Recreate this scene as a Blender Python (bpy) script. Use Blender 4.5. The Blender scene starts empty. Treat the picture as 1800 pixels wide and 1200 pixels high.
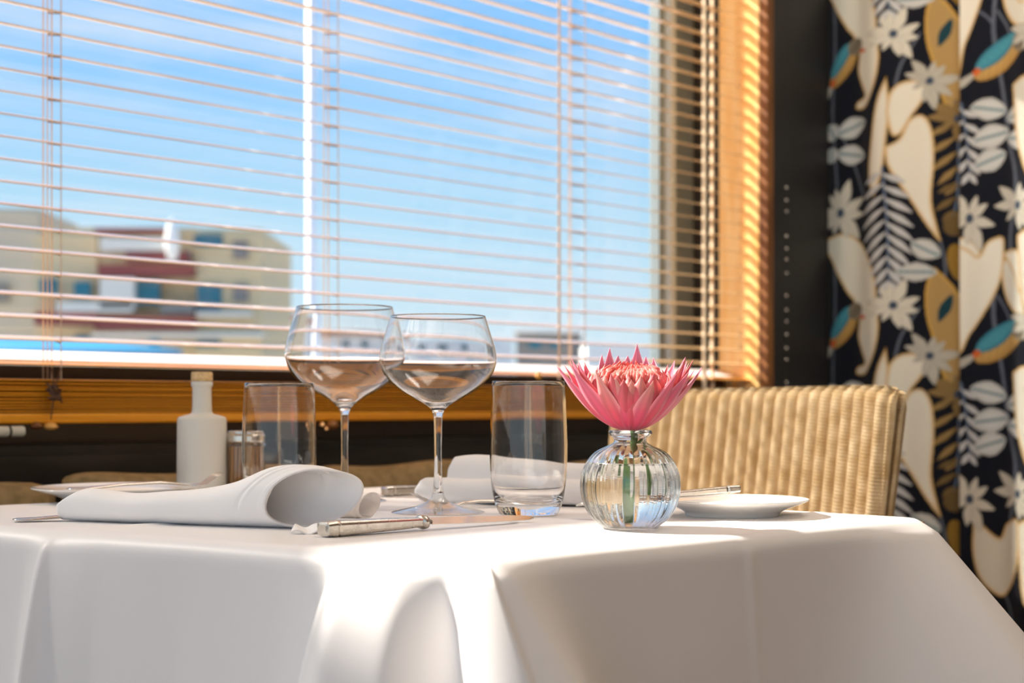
import bpy, bmesh, math, random
import numpy as np
from mathutils import Vector, Matrix

random.seed(7)
rng = np.random.default_rng(7)
SC = bpy.context.scene
COL = SC.collection
PI = math.pi

# ------------------------------------------------------------------ camera, world, sun, exposure
FP = 2600.0            # focal length in pixels of the 1800 wide frame
HY = 712.0             # picture row of the horizon
TZ = 0.75              # table top height
CH = 0.1025            # camera height above the table
CZ = TZ + CH
cam_d = bpy.data.cameras.new('camera')
cam = bpy.data.objects.new('camera', cam_d)
COL.objects.link(cam)
cam.location = (0, 0, CZ)
cam.rotation_euler = (PI / 2, 0, 0)
cam_d.sensor_width = 36
cam_d.lens = FP / 1800 * 36
cam_d.shift_y = (HY - 600) / 1800
cam_d.clip_start = 0.05
cam_d.clip_end = 600
cam_d.dof.use_dof = True
cam_d.dof.focus_distance = 1.27
cam_d.dof.aperture_fstop = 6.3
SC.camera = cam

SC.view_settings.view_transform = 'Standard'
SC.view_settings.look = 'None'
SC.view_settings.exposure = 0.0
SC.view_settings.gamma = 1.0
SC.view_settings.use_curve_mapping = False
SC.cycles.use_denoising = True
SC.cycles.max_bounces = 16
SC.cycles.transmission_bounces = 14
SC.cycles.transparent_max_bounces = 16
SC.cycles.glossy_bounces = 6
SC.cycles.diffuse_bounces = 4
SC.cycles.sample_clamp_indirect = 6
SC.cycles.blur_glossy = 0.5

world = bpy.data.worlds.new('sky')
SC.world = world
world.use_nodes = True
wn, wl = world.node_tree.nodes, world.node_tree.links
wn.clear()
w_out = wn.new('ShaderNodeOutputWorld')
w_bg = wn.new('ShaderNodeBackground')
w_tc = wn.new('ShaderNodeTexCoord')
w_sep = wn.new('ShaderNodeSeparateXYZ')
w_ramp = wn.new('ShaderNodeValToRGB')
wl.new(w_tc.outputs['Generated'], w_sep.inputs[0])
wl.new(w_sep.outputs['Z'], w_ramp.inputs[0])
e = w_ramp.color_ramp.elements
e[0].position = 0.0; e[0].color = (0.70, 0.86, 0.97, 1)
e[1].position = 1.0; e[1].color = (0.10, 0.30, 0.75, 1)
for p_, c_ in ((0.05, (0.66, 0.88, 1.0, 1)), (0.13, (0.50, 0.80, 1.02, 1)), (0.25, (0.26, 0.62, 1.08, 1)), (0.45, (0.15, 0.44, 0.95, 1))):
    q = e.new(p_); q.color = c_
w_map = wn.new('ShaderNodeMapping')
w_map.inputs['Scale'].default_value = (2.2, 2.2, 14)
w_map.inputs['Rotation'].default_value = (0, 0.10, 0)
w_n = wn.new('ShaderNodeTexNoise')
w_n.inputs['Scale'].default_value = 1.7
w_n.inputs['Detail'].default_value = 5
w_cr = wn.new('ShaderNodeValToRGB')
w_cr.color_ramp.elements[0].position = 0.50; w_cr.color_ramp.elements[0].color = (0, 0, 0, 1)
w_cr.color_ramp.elements[1].position = 0.82; w_cr.color_ramp.elements[1].color = (0.8, 0.8, 0.8, 1)
w_mx = wn.new('ShaderNodeMix'); w_mx.data_type = 'RGBA'
w_mx.inputs[7].default_value = (0.80, 0.91, 1.0, 1)
wl.new(w_tc.outputs['Generated'], w_map.inputs[0])
wl.new(w_map.outputs[0], w_n.inputs[0])
wl.new(w_n.outputs[0], w_cr.inputs[0])
wl.new(w_cr.outputs[0], w_mx.inputs[0])
wl.new(w_ramp.outputs[0], w_mx.inputs[6])
wl.new(w_mx.outputs[2], w_bg.inputs[0])
wl.new(w_bg.outputs[0], w_out.inputs[0])
w_bg.inputs[1].default_value = 1.0

SUN_AZ = Vector((-0.97, 0.26, 0)).normalized()
SUN_EL = math.radians(38)
sun_d = bpy.data.lights.new('sun', 'SUN')
sun = bpy.data.objects.new('sun', sun_d)
COL.objects.link(sun)
sdir = Vector((SUN_AZ.x * math.cos(SUN_EL), SUN_AZ.y * math.cos(SUN_EL), math.sin(SUN_EL)))
sun.rotation_euler = sdir.to_track_quat('Z', 'Y').to_euler()
sun_d.energy = 14.0
sun_d.color = (1.0, 0.93, 0.82)
sun_d.angle = math.radians(2.2)

def area(name, loc, target, size, sy, power, color):
    d = bpy.data.lights.new(name, 'AREA')
    d.shape = 'RECTANGLE'; d.size = size; d.size_y = sy
    d.energy = power; d.color = color
    o = bpy.data.objects.new(name, d); COL.objects.link(o)
    o.location = loc
    o.rotation_euler = (Vector(loc) - Vector(target)).to_track_quat('Z', 'Y').to_euler()
    return o
area('ceiling_fill', (0.62, 1.50, 2.40), (0.85, 1.95, 0.8), 1.1, 1.1, 16, (1.0, 0.88, 0.74))  # added warm fill from above, lifts the table top and curtain
area('curtain_fill', (0.72, 2.25, 2.42), (0.86, 3.0, 1.0), 0.6, 0.6, 8, (1.0, 0.94, 0.86))  # added fill that brightens the printed curtain
area('rear_left_fill', (-2.2, -1.6, 1.9), (0.1, 1.4, 0.8), 1.8, 1.4, 2, (0.93, 0.96, 1.0))  # added weak cool fill from behind the camera, at the left

# ------------------------------------------------------------------ frames of reference
def at(px, py, z=0.0):
    """table-top point seen at picture position (px, py); z is a height above the table top"""
    Y = FP * (CH - z) / (py - HY)
    return Vector(((px - 900) / FP * Y, Y, TZ + z))
W0 = Vector((-0.649, 1.875, 0))
WD = Vector((0.691, 0.723, 0)).normalized()      # along the window wall, to the right
WN = Vector((WD.y, -WD.x, 0))                    # into the room
def wp(s, t, z):
    return W0 + WD * s + WN * t + Vector((0, 0, z))
def s_at(px, t=0.0):
    u = (px - 900) / FP
    b = W0 + WN * t
    return (u * b.y - b.x) / (WD.x - u * WD.y)
def z_at(py, s, t=0.0):
    return CZ + (HY - py) / FP * wp(s, t, 0).y

# ------------------------------------------------------------------ materials
def mat(name, color=(0.8, 0.8, 0.8), rough=0.5, metal=0.0, spec=0.5, trans=0.0, ior=1.45, sheen=0.0, sss=0.0, coat=0.0, emit=None, estr=0.0):
    m = bpy.data.materials.new(name); m.use_nodes = True
    b = m.node_tree.nodes['Principled BSDF']
    b.inputs['Base Color'].default_value = (*color, 1)
    b.inputs['Roughness'].default_value = rough
    b.inputs['Metallic'].default_value = metal
    b.inputs['Specular IOR Level'].default_value = spec
    b.inputs['Transmission Weight'].default_value = trans
    b.inputs['IOR'].default_value = ior
    b.inputs['Sheen Weight'].default_value = sheen
    b.inputs['Coat Weight'].default_value = coat
    if sss:
        b.inputs['Subsurface Weight'].default_value = sss
        b.inputs['Subsurface Radius'].default_value = (0.01, 0.004, 0.003)
        b.inputs['Subsurface Scale'].default_value = 0.3
    if emit:
        b.inputs['Emission Color'].default_value = (*emit, 1)
        b.inputs['Emission Strength'].default_value = estr
    return m
def nodes(m):
    return m.node_tree.nodes, m.node_tree.links, m.node_tree.nodes['Principled BSDF']
def add_noise(m, scale, c1, c2, stretch=(1, 1, 1), detail=4, bump=0.0, dist=0.002, rough=None, lo=0.35, hi=0.65, coord='Object'):
    n, l, b = nodes(m)
    tc = n.new('ShaderNodeTexCoord'); mp = n.new('ShaderNodeMapping')
    mp.inputs['Scale'].default_value = stretch
    ns = n.new('ShaderNodeTexNoise'); ns.inputs['Scale'].default_value = scale; ns.inputs['Detail'].default_value = detail
    cr = n.new('ShaderNodeValToRGB')
    cr.color_ramp.elements[0].position = lo; cr.color_ramp.elements[0].color = (*c1, 1)
    cr.color_ramp.elements[1].position = hi; cr.color_ramp.elements[1].color = (*c2, 1)
    l.new(tc.outputs[coord], mp.inputs[0]); l.new(mp.outputs[0], ns.inputs[0]); l.new(ns.outputs[0], cr.inputs[0])
    l.new(cr.outputs[0], b.inputs['Base Color'])
    if bump:
        bp = n.new('ShaderNodeBump'); bp.inputs['Strength'].default_value = bump; bp.inputs['Distance'].default_value = dist
        l.new(ns.outputs[0], bp.inputs['Height']); l.new(bp.outputs[0], b.inputs['Normal'])
    return m

M = {}
M['linen'] = mat('white_linen', (0.94, 0.92, 0.915), 0.62, sheen=0.15, spec=0.25)
n, l, b = nodes(M['linen'])
tc = n.new('ShaderNodeTexCoord'); ns = n.new('ShaderNodeTexNoise'); ns.inputs['Scale'].default_value = 900
bp = n.new('ShaderNodeBump'); bp.inputs['Strength'].default_value = 0.06; bp.inputs['Distance'].default_value = 0.0005
l.new(tc.outputs['Object'], ns.inputs[0]); l.new(ns.outputs[0], bp.inputs['Height']); l.new(bp.outputs[0], b.inputs['Normal'])
M['satin'] = mat('white_satin_cloth', (0.90, 0.868, 0.855), 0.42, sheen=0.1, spec=0.4)
n, l, b = nodes(M['satin'])
tc = n.new('ShaderNodeTexCoord'); ns = n.new('ShaderNodeTexNoise'); ns.inputs['Scale'].default_value = 6; ns.inputs['Detail'].default_value = 2
bp = n.new('ShaderNodeBump'); bp.inputs['Strength'].default_value = 0.25; bp.inputs['Distance'].default_value = 0.006
l.new(tc.outputs['Object'], ns.inputs[0]); l.new(ns.outputs[0], bp.inputs['Height']); l.new(bp.outputs[0], b.inputs['Normal'])
M['glass'] = mat('clear_glass', (1, 1, 1), 0.0, trans=1.0, ior=1.48)
M['vase_glass'] = mat('vase_glass', (0.97, 0.985, 0.98), 0.0, trans=1.0, ior=1.48)
M['water'] = mat('water', (0.99, 1, 1), 0.0, trans=1.0, ior=1.33)
M['china'] = mat('white_china', (0.88, 0.86, 0.83), 0.12, spec=0.6, coat=0.3)
M['ceramic'] = mat('matt_ceramic', (0.74, 0.71, 0.64), 0.45)
M['cork'] = mat('cork', (0.78, 0.55, 0.28), 0.8)
add_noise(M['cork'], 300, (0.62, 0.40, 0.18), (0.85, 0.62, 0.34), bump=0.2)
M['silver'] = mat('silver', (0.74, 0.72, 0.68), 0.16, metal=1.0)
M['steel'] = mat('worn_silver', (0.66, 0.62, 0.56), 0.24, metal=1.0)
n, l, b = nodes(M['steel'])
tc = n.new('ShaderNodeTexCoord'); ns = n.new('ShaderNodeTexNoise'); ns.inputs['Scale'].default_value = 160; ns.inputs['Detail'].default_value = 6
cr = n.new('ShaderNodeMapRange'); cr.inputs[3].default_value = 0.08; cr.inputs[4].default_value = 0.42
bp = n.new('ShaderNodeBump'); bp.inputs['Strength'].default_value = 0.12; bp.inputs['Distance'].default_value = 0.0006
l.new(tc.outputs['Object'], ns.inputs[0]); l.new(ns.outputs[0], cr.inputs[0]); l.new(cr.outputs[0], b.inputs['Roughness'])
l.new(ns.outputs[0], bp.inputs['Height']); l.new(bp.outputs[0], b.inputs['Normal'])
M['slat'] = mat('honey_wood_slat', (0.82, 0.52, 0.26), 0.22, spec=0.6, coat=1.0)
add_noise(M['slat'], 12, (0.80, 0.50, 0.24), (0.90, 0.62, 0.34), stretch=(0.6, 0.6, 20))
M['stack'] = mat('honey_wood_stack', (0.45, 0.20, 0.05), 0.3, spec=0.5, coat=0.3)
add_noise(M['stack'], 10, (0.62, 0.20, 0.006), (0.92, 0.40, 0.02), stretch=(0.5, 0.5, 90), lo=0.3, hi=0.7)
M['jamb'] = mat('orange_wood_jamb', (0.85, 0.42, 0.11), 0.4)
add_noise(M['jamb'], 9, (0.92, 0.54, 0.17), (0.97, 0.68, 0.30), stretch=(6, 6, 0.7))
M['trimwood'] = mat('brown_wood', (0.22, 0.08, 0.02), 0.45)
add_noise(M['trimwood'], 10, (0.16, 0.055, 0.014), (0.30, 0.12, 0.03), stretch=(5, 5, 0.6))
M['dark'] = mat('black_brown_paint', (0.018, 0.015, 0.013), 0.42)
add_noise(M['dark'], 5, (0.010, 0.009, 0.008), (0.028, 0.023, 0.019), stretch=(1, 1, 6))
M['darkpost'] = mat('dark_post', (0.028, 0.027, 0.027), 0.5)
M['darkframe'] = mat('dark_bronze_frame', (0.06, 0.04, 0.025), 0.4)
M['white'] = mat('white_paint', (0.90, 0.91, 0.94), 0.4)
M['greyframe'] = mat('grey_metal_frame', (0.20, 0.25, 0.27), 0.45)
M['cord'] = mat('pale_cord', (0.70, 0.52, 0.38), 0.7)
M['darkcord'] = mat('brown_cord', (0.10, 0.05, 0.03), 0.7)
M['tape'] = mat('cream_ladder_tape', (0.90, 0.78, 0.58), 0.6)
M['bead'] = mat('wood_bead', (0.75, 0.40, 0.10), 0.3, coat=0.5)
M['brass'] = mat('brass', (0.80, 0.50, 0.25), 0.25, metal=1.0)
M['wicker'] = mat('wicker', (0.74, 0.56, 0.34), 0.6, spec=0.3)
M['tan'] = mat('tan_upholstery', (0.36, 0.25, 0.13), 0.8)
add_noise(M['tan'], 60, (0.20, 0.14, 0.06), (0.30, 0.21, 0.10), bump=0.3)
M['wall'] = mat('cream_wall', (0.72, 0.62, 0.50), 0.8)
add_noise(M['wall'], 3, (0.46, 0.38, 0.30), (0.54, 0.46, 0.37))
M['ceiling'] = mat('ceiling_white', (0.80, 0.76, 0.70), 0.8)
M['floor'] = mat('oak_floor', (0.30, 0.18, 0.10), 0.4)
add_noise(M['floor'], 5, (0.12, 0.07, 0.035), (0.18, 0.11, 0.06), stretch=(1, 8, 1))
M['wood'] = mat('table_wood', (0.28, 0.15, 0.07), 0.5)
M['black'] = mat('black_plastic', (0.012, 0.012, 0.012), 0.3)
M['stem'] = mat('green_stem', (0.10, 0.20, 0.05), 0.45, sss=0.0)
M['picks'] = mat('toothpick_wood', (0.66, 0.33, 0.09), 0.6)
# window pane: thin glass, clear with a fresnel sheen
def pane_mat(name, tint=(1, 1, 1), gain=0.7, base=0.03, power=4.5):
    m = bpy.data.materials.new(name); m.use_nodes = True
    n, l = m.node_tree.nodes, m.node_tree.links; n.clear()
    o = n.new('ShaderNodeOutputMaterial'); t = n.new('ShaderNodeBsdfTransparent'); g = n.new('ShaderNodeBsdfGlossy')
    g.inputs['Roughness'].default_value = 0.02; t.inputs[0].default_value = (*tint, 1)
    lw = n.new('ShaderNodeLayerWeight'); lw.inputs[0].default_value = 0.5
    pw_ = n.new('ShaderNodeMath'); pw_.operation = 'POWER'; pw_.inputs[1].default_value = power
    f = n.new('ShaderNodeMath'); f.operation = 'MULTIPLY_ADD'; f.inputs[1].default_value = gain; f.inputs[2].default_value = base
    l.new(lw.outputs['Facing'], pw_.inputs[0]); l.new(pw_.outputs[0], f.inputs[0])
    mx = n.new('ShaderNodeMixShader')
    l.new(f.outputs[0], mx.inputs[0]); l.new(t.outputs[0], mx.inputs[1]); l.new(g.outputs[0], mx.inputs[2]); l.new(mx.outputs[0], o.inputs[0])
    return m
M['pane'] = pane_mat('window_pane')
M['thin'] = pane_mat('thin_glass', (0.99, 0.995, 0.995), 0.8, 0.08, 2.2)
# petal colour comes from an attribute that runs along each petal
def petal_mat():
    m = mat('petal', (0.9, 0.3, 0.35), 0.45, spec=0.3, sheen=0.2)
    n, l, b = nodes(m)
    a = n.new('ShaderNodeAttribute'); a.attribute_name = 'tint'
    l.new(a.outputs['Color'], b.inputs['Base Color'])
    tr = n.new('ShaderNodeBsdfTranslucent'); mx = n.new('ShaderNodeMixShader'); mx.inputs[0].default_value = 0.22
    o = n['Material Output']
    l.new(a.outputs['Color'], tr.inputs[0]); l.new(b.outputs[0], mx.inputs[1]); l.new(tr.outputs[0], mx.inputs[2]); l.new(mx.outputs[0], o.inputs[0])
    return m
M['petal'] = petal_mat()
def attr_mat(name, rough):
    m = mat(name, rough=rough, spec=0.2, sheen=0.1)
    n, l, b = nodes(m)
    a = n.new('ShaderNodeAttribute'); a.attribute_name = 'tint'
    l.new(a.outputs['Color'], b.inputs['Base Color'])
    ns = n.new('ShaderNodeTexNoise'); ns.inputs['Scale'].default_value = 500
    tc = n.new('ShaderNodeTexCoord'); l.new(tc.outputs['Object'], ns.inputs[0])
    bp = n.new('ShaderNodeBump'); bp.inputs['Strength'].default_value = 0.2; bp.inputs['Distance'].default_value = 0.001
    l.new(ns.outputs[0], bp.inputs['Height']); l.new(bp.outputs[0], b.inputs['Normal'])
    return m
M['curtain'] = attr_mat('printed_curtain_cloth', 0.75)
# wicker: fine weave rounds bump over the UVs
n, l, b = nodes(M['wicker'])
uv = n.new('ShaderNodeUVMap'); sp = n.new('ShaderNodeSeparateXYZ'); l.new(uv.outputs[0], sp.inputs[0])
wv = n.new('ShaderNodeMath'); wv.operation = 'MULTIPLY'; wv.inputs[1].default_value = 2 * PI / 0.0042
l.new(sp.outputs['Y'], wv.inputs[0])
ph = n.new('ShaderNodeMath'); ph.operation = 'MULTIPLY'; ph.inputs[1].default_value = PI / 0.0186
l.new(sp.outputs['X'], ph.inputs[0])
fl = n.new('ShaderNodeMath'); fl.operation = 'ADD'; l.new(wv.outputs[0], fl.inputs[0]); l.new(ph.outputs[0], fl.inputs[1])
sn = n.new('ShaderNodeMath'); sn.operation = 'SINE'; l.new(fl.outputs[0], sn.inputs[0])
bp = n.new('ShaderNodeBump'); bp.inputs['Strength'].default_value = 0.35; bp.inputs['Distance'].default_value = 0.0007
l.new(sn.outputs[0], bp.inputs['Height']); l.new(bp.outputs[0], b.inputs['Normal'])
ns = n.new('ShaderNodeTexNoise'); ns.inputs['Scale'].default_value = 45
tc = n.new('ShaderNodeTexCoord'); l.new(tc.outputs['Object'], ns.inputs[0])
cr = n.new('ShaderNodeValToRGB'); cr.color_ramp.elements[0].position = 0.3; cr.color_ramp.elements[0].color = (0.58, 0.38, 0.17, 1)
cr.color_ramp.elements[1].position = 0.7; cr.color_ramp.elements[1].color = (0.80, 0.60, 0.35, 1)
l.new(ns.outputs[0], cr.inputs[0]); l.new(cr.outputs[0], b.inputs['Base Color'])

# ------------------------------------------------------------------ object helpers
def tag(o, label=None, cat=None, group=None, kind=None):
    if label: o['label'] = label
    if cat: o['category'] = cat
    if group: o['group'] = group
    if kind: o['kind'] = kind
    return o
def empty(name, loc, rz=0.0, **kw):
    o = bpy.data.objects.new(name, None); COL.objects.link(o)
    o.location = loc; o.rotation_euler = (0, 0, rz); o.empty_display_size = 0.02
    return tag(o, **kw)
def obj(name, V, F, m, parent=None, smooth=False, uvs=None, world_space=False):
    me = bpy.data.meshes.new(name)
    me.from_pydata([tuple(v) for v in V], [], [tuple(f) for f in F])
    me.update()
    if smooth:
        me.polygons.foreach_set('use_smooth', [True] * len(me.polygons))
    if uvs is not None:
        ul = me.uv_layers.new(name='UVMap')
        li = np.zeros(len(me.loops), dtype=np.int32); me.loops.foreach_get('vertex_index', li)
        ul.data.foreach_set('uv', np.asarray(uvs, dtype=np.float32)[li].ravel())
    me.materials.append(m)
    o = bpy.data.objects.new(name, me); COL.objects.link(o)
    if parent is not None:
        o.parent = parent
        if world_space:
            mw = Matrix.Translation(parent.location) @ parent.rotation_euler.to_matrix().to_4x4()
            me.transform(mw.inverted())
    return o
class MB:
    def __init__(self): self.V = []; self.F = []
    def add(self, V, F):
        k = len(self.V); self.V += [tuple(v) for v in V]; self.F += [tuple(i + k for i in f) for f in F]; return self
    def box(self, c, size, bas=None):
        X, Y, Z = bas if bas else (Vector((1, 0, 0)), Vector((0, 1, 0)), Vector((0, 0, 1)))
        c = Vector(c); V = []
        for dx in (-.5, .5):
            for dy in (-.5, .5):
                for dz in (-.5, .5):
                    V.append(c + X * dx * size[0] + Y * dy * size[1] + Z * dz * size[2])
        return self.add(V, [(0, 1, 3, 2), (4, 6, 7, 5), (0, 4, 5, 1), (2, 3, 7, 6), (0, 2, 6, 4), (1, 5, 7, 3)])
    def tube(self, pts, r, n=8, caps=True):
        pts = [Vector(p) for p in pts]; V = []; F = []
        rr = r if isinstance(r, (list, tuple)) else [r] * len(pts)
        for i, p in enumerate(pts):
            t = (pts[min(i + 1, len(pts) - 1)] - pts[max(i - 1, 0)]).normalized()
            a = t.orthogonal().normalized() if i == 0 else (a - t * a.dot(t)).normalized()
            bb = t.cross(a)
            for k in range(n):
                an = 2 * PI * k / n
                V.append(p + (a * math.cos(an) + bb * math.sin(an)) * rr[i])
        for i in range(len(pts) - 1):
            for k in range(n):
                F.append((i * n + k, i * n + (k + 1) % n, (i + 1) * n + (k + 1) % n, (i + 1) * n + k))
        if caps:
            F.append(tuple(range(n - 1, -1, -1))); F.append(tuple((len(pts) - 1) * n + k for k in range(n)))
        return self.add(V, F)
    def lathe(self, prof, n=64, c=(0, 0, 0), rib=None):
        """closed or open (r, z) profile turned about z"""
        V = []; F = []
        idx = []
        for (r, z) in prof:
            if r < 1e-6:
                idx.append([len(V)]); V.append((c[0], c[1], c[2] + z))
            else:
                row = []
                for k in range(n):
                    a = 2 * PI * k / n
                    rr = r if rib is None else rib(r, z, a)
                    row.append(len(V)); V.append((c[0] + rr * math.cos(a), c[1] + rr * math.sin(a), c[2] + z))
                idx.append(row)
        for i in range(len(idx) - 1):
            A, B = idx[i], idx[i + 1]
            for k in range(n):
                k2 = (k + 1) % n
                if len(A) == 1 and len(B) == 1: continue
                if len(A) == 1: F.append((A[0], B[k2], B[k]))
                elif len(B) == 1: F.append((A[k], A[k2], B[0]))
                else: F.append((A[k], A[k2], B[k2], B[k]))
        return self.add(V, F)
    def build(self, name, m, parent=None, smooth=False, world_space=False, bevel=0, segs=2):
        o = obj(name, self.V, self.F, m, parent, smooth, world_space=world_space)
        bm = bmesh.new(); bm.from_mesh(o.data); bmesh.ops.recalc_face_normals(bm, faces=bm.faces); bm.to_mesh(o.data); bm.free()
        if bevel:
            md = o.modifiers.new('bevel', 'BEVEL'); md.width = bevel; md.segments = segs; md.limit_method = 'ANGLE'
        return o
def spline(pts, n):
    """Catmull-Rom through 2D/3D points, n samples per span"""
    P = [np.array(p, float) for p in pts]; out = []
    for i in range(len(P) - 1):
        p0 = P[max(i - 1, 0)]; p1 = P[i]; p2 = P[i + 1]; p3 = P[min(i + 2, len(P) - 1)]
        for k in range(n):
            t = k / n
            out.append(0.5 * ((2 * p1) + (-p0 + p2) * t + (2 * p0 - 5 * p1 + 4 * p2 - p3) * t * t + (-p0 + 3 * p1 - 3 * p2 + p3) * t ** 3))
    out.append(P[-1])
    return [tuple(o) for o in out]
def grid_faces(nu, nv, wrap=False):
    F = []
    for i in range(nu - 1):
        for j in range(nv - (0 if wrap else 1)):
            j2 = (j + 1) % nv
            F.append((i * nv + j, i * nv + j2, (i + 1) * nv + j2, (i + 1) * nv + j))
    return F
def basw(): return (WD, WN, Vector((0, 0, 1)))
def wbox(mb, s0, s1, t0, t1, z0, z1):
    return mb.box(wp((s0 + s1) / 2, (t0 + t1) / 2, (z0 + z1) / 2), (abs(s1 - s0), abs(t1 - t0), abs(z1 - z0)), basw())

# ------------------------------------------------------------------ the room
S_CORNER = 1.98
def struct(name, mb, m, bevel=0):
    o = mb.build(name, m, bevel=bevel); o['kind'] = 'structure'; return o
WT, WB = 2.05, 0.905       # window opening top and bottom
S_L = -3.6                 # left end of the window wall
struct('floor', wbox(MB(), S_L, S_CORNER + 0.2, -0.3, 4.6, -0.1, 0.0), M['floor'])
struct('ceiling', wbox(MB(), S_L, S_CORNER + 0.2, -0.3, 4.6, 2.45, 2.55), M['ceiling'])
mb = MB()
wbox(mb, S_L, S_CORNER, -0.20, -0.015, 0.0, 0.80)
wbox(mb, S_L, S_CORNER, -0.03, -0.006, 0.60, 0.787)
struct('wall_window_lower', mb, M['dark'])
struct('wall_window_upper', wbox(MB(), S_L, S_CORNER, -0.20, -0.01, WT, 2.45), M['wall'])
struct('wall_right', wbox(MB(), S_CORNER, S_CORNER + 0.1, -0.2, 4.6, 0.0, 2.45), M['wall'])
struct('wall_back', wbox(MB(), S_L, S_CORNER, 4.55, 4.65, 0.0, 2.45), M['wall'])
# sill zone
struct('trim_1', wbox(MB(), S_L, 1.70, -0.12, -0.05, 0.80, WB), M['darkframe'])
SR0, SR1 = s_at(1155, -0.16), s_at(1228, -0.155)
# white tilted ledge just under the lowest open slat
mb = MB()
mb.box(wp((S_L + 1.66) / 2, -0.045, 0.917), (1.66 - S_L, 0.048, 0.004), (WD, (WN * math.cos(0.30) - Vector((0, 0, 1)) * math.sin(0.30)), (WN * math.sin(0.30) + Vector((0, 0, 1)) * math.cos(0.30))))
struct('trim_2', mb, M['white'])
# jamb, grey metal frame, brown trim, dark post
SJ = s_at(1330, 0.03)
def t_at(px, s):
    u = (px - 900) / FP; b = W0 + WD * s
    return (u * b.y - b.x) / (WN.x - u * WN.y)
TJ = t_at(1264, SJ)
struct('trim_3', wbox(MB(), SJ, SJ + 0.03, TJ, 0.035, 0.80, WT), M['jamb'])
struct('trim_4', wbox(MB(), SJ + 0.001, s_at(1356, 0.05), 0.0355, 0.055, 0.0, 2.45), M['trimwood'])
struct('wall_corner_post', wbox(MB(), SJ + 0.032, S_CORNER, -0.18, 0.030, 0.0, 2.45), M['darkpost'])
win = empty('window_1', wp(0.4, -0.14, WB)); win['kind'] = 'structure'
mb = MB(); wbox(mb, SR0, SR1, -0.18, -0.155, WB, WT)
o = mb.build('frame_panel', M['greyframe'], win, world_space=True)
mb = MB(); wbox(mb, s_at(1172, -0.15), s_at(1181, -0.15), -0.155, -0.14, WB, WT)
mb.build('frame_strip', mat('pale_strip', (0.55, 0.66, 0.74), 0.4), win, world_space=True)
mb = MB(); wbox(mb, SR1, SJ + 0.05, -0.20, -0.165, WB, WT)
mb.build('frame_edge', M['darkframe'], win, world_space=True)
mb = MB(); wbox(mb, -0.14, SR0, -0.172, -0.168, WB, WT)
mb.build('pane', M['pane'], win, world_space=True)
win2 = empty('window_2', wp(-2.0, -0.14, WB)); win2['kind'] = 'structure'
mb = MB(); wbox(mb, -3.55, -0.18, -0.172, -0.168, WB, WT); mb.build('pane', M['pane'], win2, world_space=True)
mb = MB()
wbox(mb, -0.18, -0.14, -0.20, -0.10, WB, WT); wbox(mb, -1.75, -1.68, -0.20, -0.10, WB, WT)
mb.build('frame', M['darkframe'], win2, world_space=True)

m_sh = bpy.data.materials.new('sheer_cloth'); m_sh.use_nodes = True
n, l = m_sh.node_tree.nodes, m_sh.node_tree.links; n.clear()
o_ = n.new('ShaderNodeOutputMaterial'); d_ = n.new('ShaderNodeBsdfDiffuse'); t_ = n.new('ShaderNodeBsdfTranslucent'); tp = n.new('ShaderNodeBsdfTransparent')
d_.inputs[0].default_value = (0.7, 0.7, 0.7, 1); t_.inputs[0].default_value = (0.36, 0.36, 0.36, 1)
m1 = n.new('ShaderNodeMixShader'); m1.inputs[0].default_value = 0.6; m2 = n.new('ShaderNodeMixShader'); m2.inputs[0].default_value = 0.10
l.new(d_.outputs[0], m1.inputs[1]); l.new(t_.outputs[0], m1.inputs[2]); l.new(m1.outputs[0], m2.inputs[1]); l.new(tp.outputs[0], m2.inputs[2]); l.new(m2.outputs[0], o_.inputs[0])
V = []
for i in range(241):
    s_ = -3.5 + (3.5 - 0.16) * i / 240
    for z in (0.84, 1.3, 1.625): V.append(wp(s_, -0.05 + 0.008 * math.sin(s_ * 60), z))
sun_screen = obj('added_sun_screen', V, grid_faces(241, 3), m_sh, None, smooth=True)  # added out of view to hold the sun off napkin and cloth front
tag(sun_screen, 'added unseen white sheer sun screen across the lower half of the neighbouring window', 'curtain')
mb = MB(); mb.tube([wp(-3.5, -0.05, 1.628), wp(-0.15, -0.05, 1.628)], 0.006, 10); o = mb.build('rail', M['brass'], sun_screen, smooth=True)

# ------------------------------------------------------------------ the venetian blind
blind = empty('venetian_blind', wp(0.5, 0.0, 0.83), label='honey wood venetian blind with open slats and white cords over the window', cat='blind')
TILT = math.radians(12.0)
def slat_mesh(s0, s1, z, width=0.030, tilt=TILT, wob=0.0):
    n_s, n_c = 14, 5; V = []; 
    for i in range(n_s):
        s = s0 + (s1 - s0) * i / (n_s - 1)
        for top in (1, 0):
            for k in range(n_c):
                q = k / (n_c - 1) - 0.5
                t = q * width * math.cos(tilt); dz = -q * width * math.sin(tilt) + 0.0014 * (0.25 - q * q) * 4 + (0.0016 if top else 0)
                kk = k if top else n_c - 1 - k
                if not top:
                    q = 0.5 - k / (n_c - 1)
                    t = q * width * math.cos(tilt); dz = -q * width * math.sin(tilt) + 0.0014 * (0.25 - q * q) * 4
                V.append(wp(s, t, z + dz + wob * math.sin(s * 2.1 + z * 9)))
    F = grid_faces(n_s, 2 * n_c, wrap=True)
    F.append(tuple(range(2 * n_c))); F.append(tuple((n_s - 1) * 2 * n_c + k for k in range(2 * n_c)))
    return V, F
S_BL, S_BR = -0.12, s_at(1326, 0.0)
PITCH = 0.0285
z_slats = [0.9375 + PITCH * i for i in range(37)]
for z in z_slats:
    V, F = slat_mesh(S_BL, S_BR, z, wob=0.0008)
    obj('slat', V, F, M['slat'], blind, smooth=False, world_space=True)
V, F = slat_mesh(S_BL, S_BR, 0.905, width=0.03, tilt=math.radians(4)); obj('slat', V, F, M['stack'], blind, world_space=True)
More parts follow.
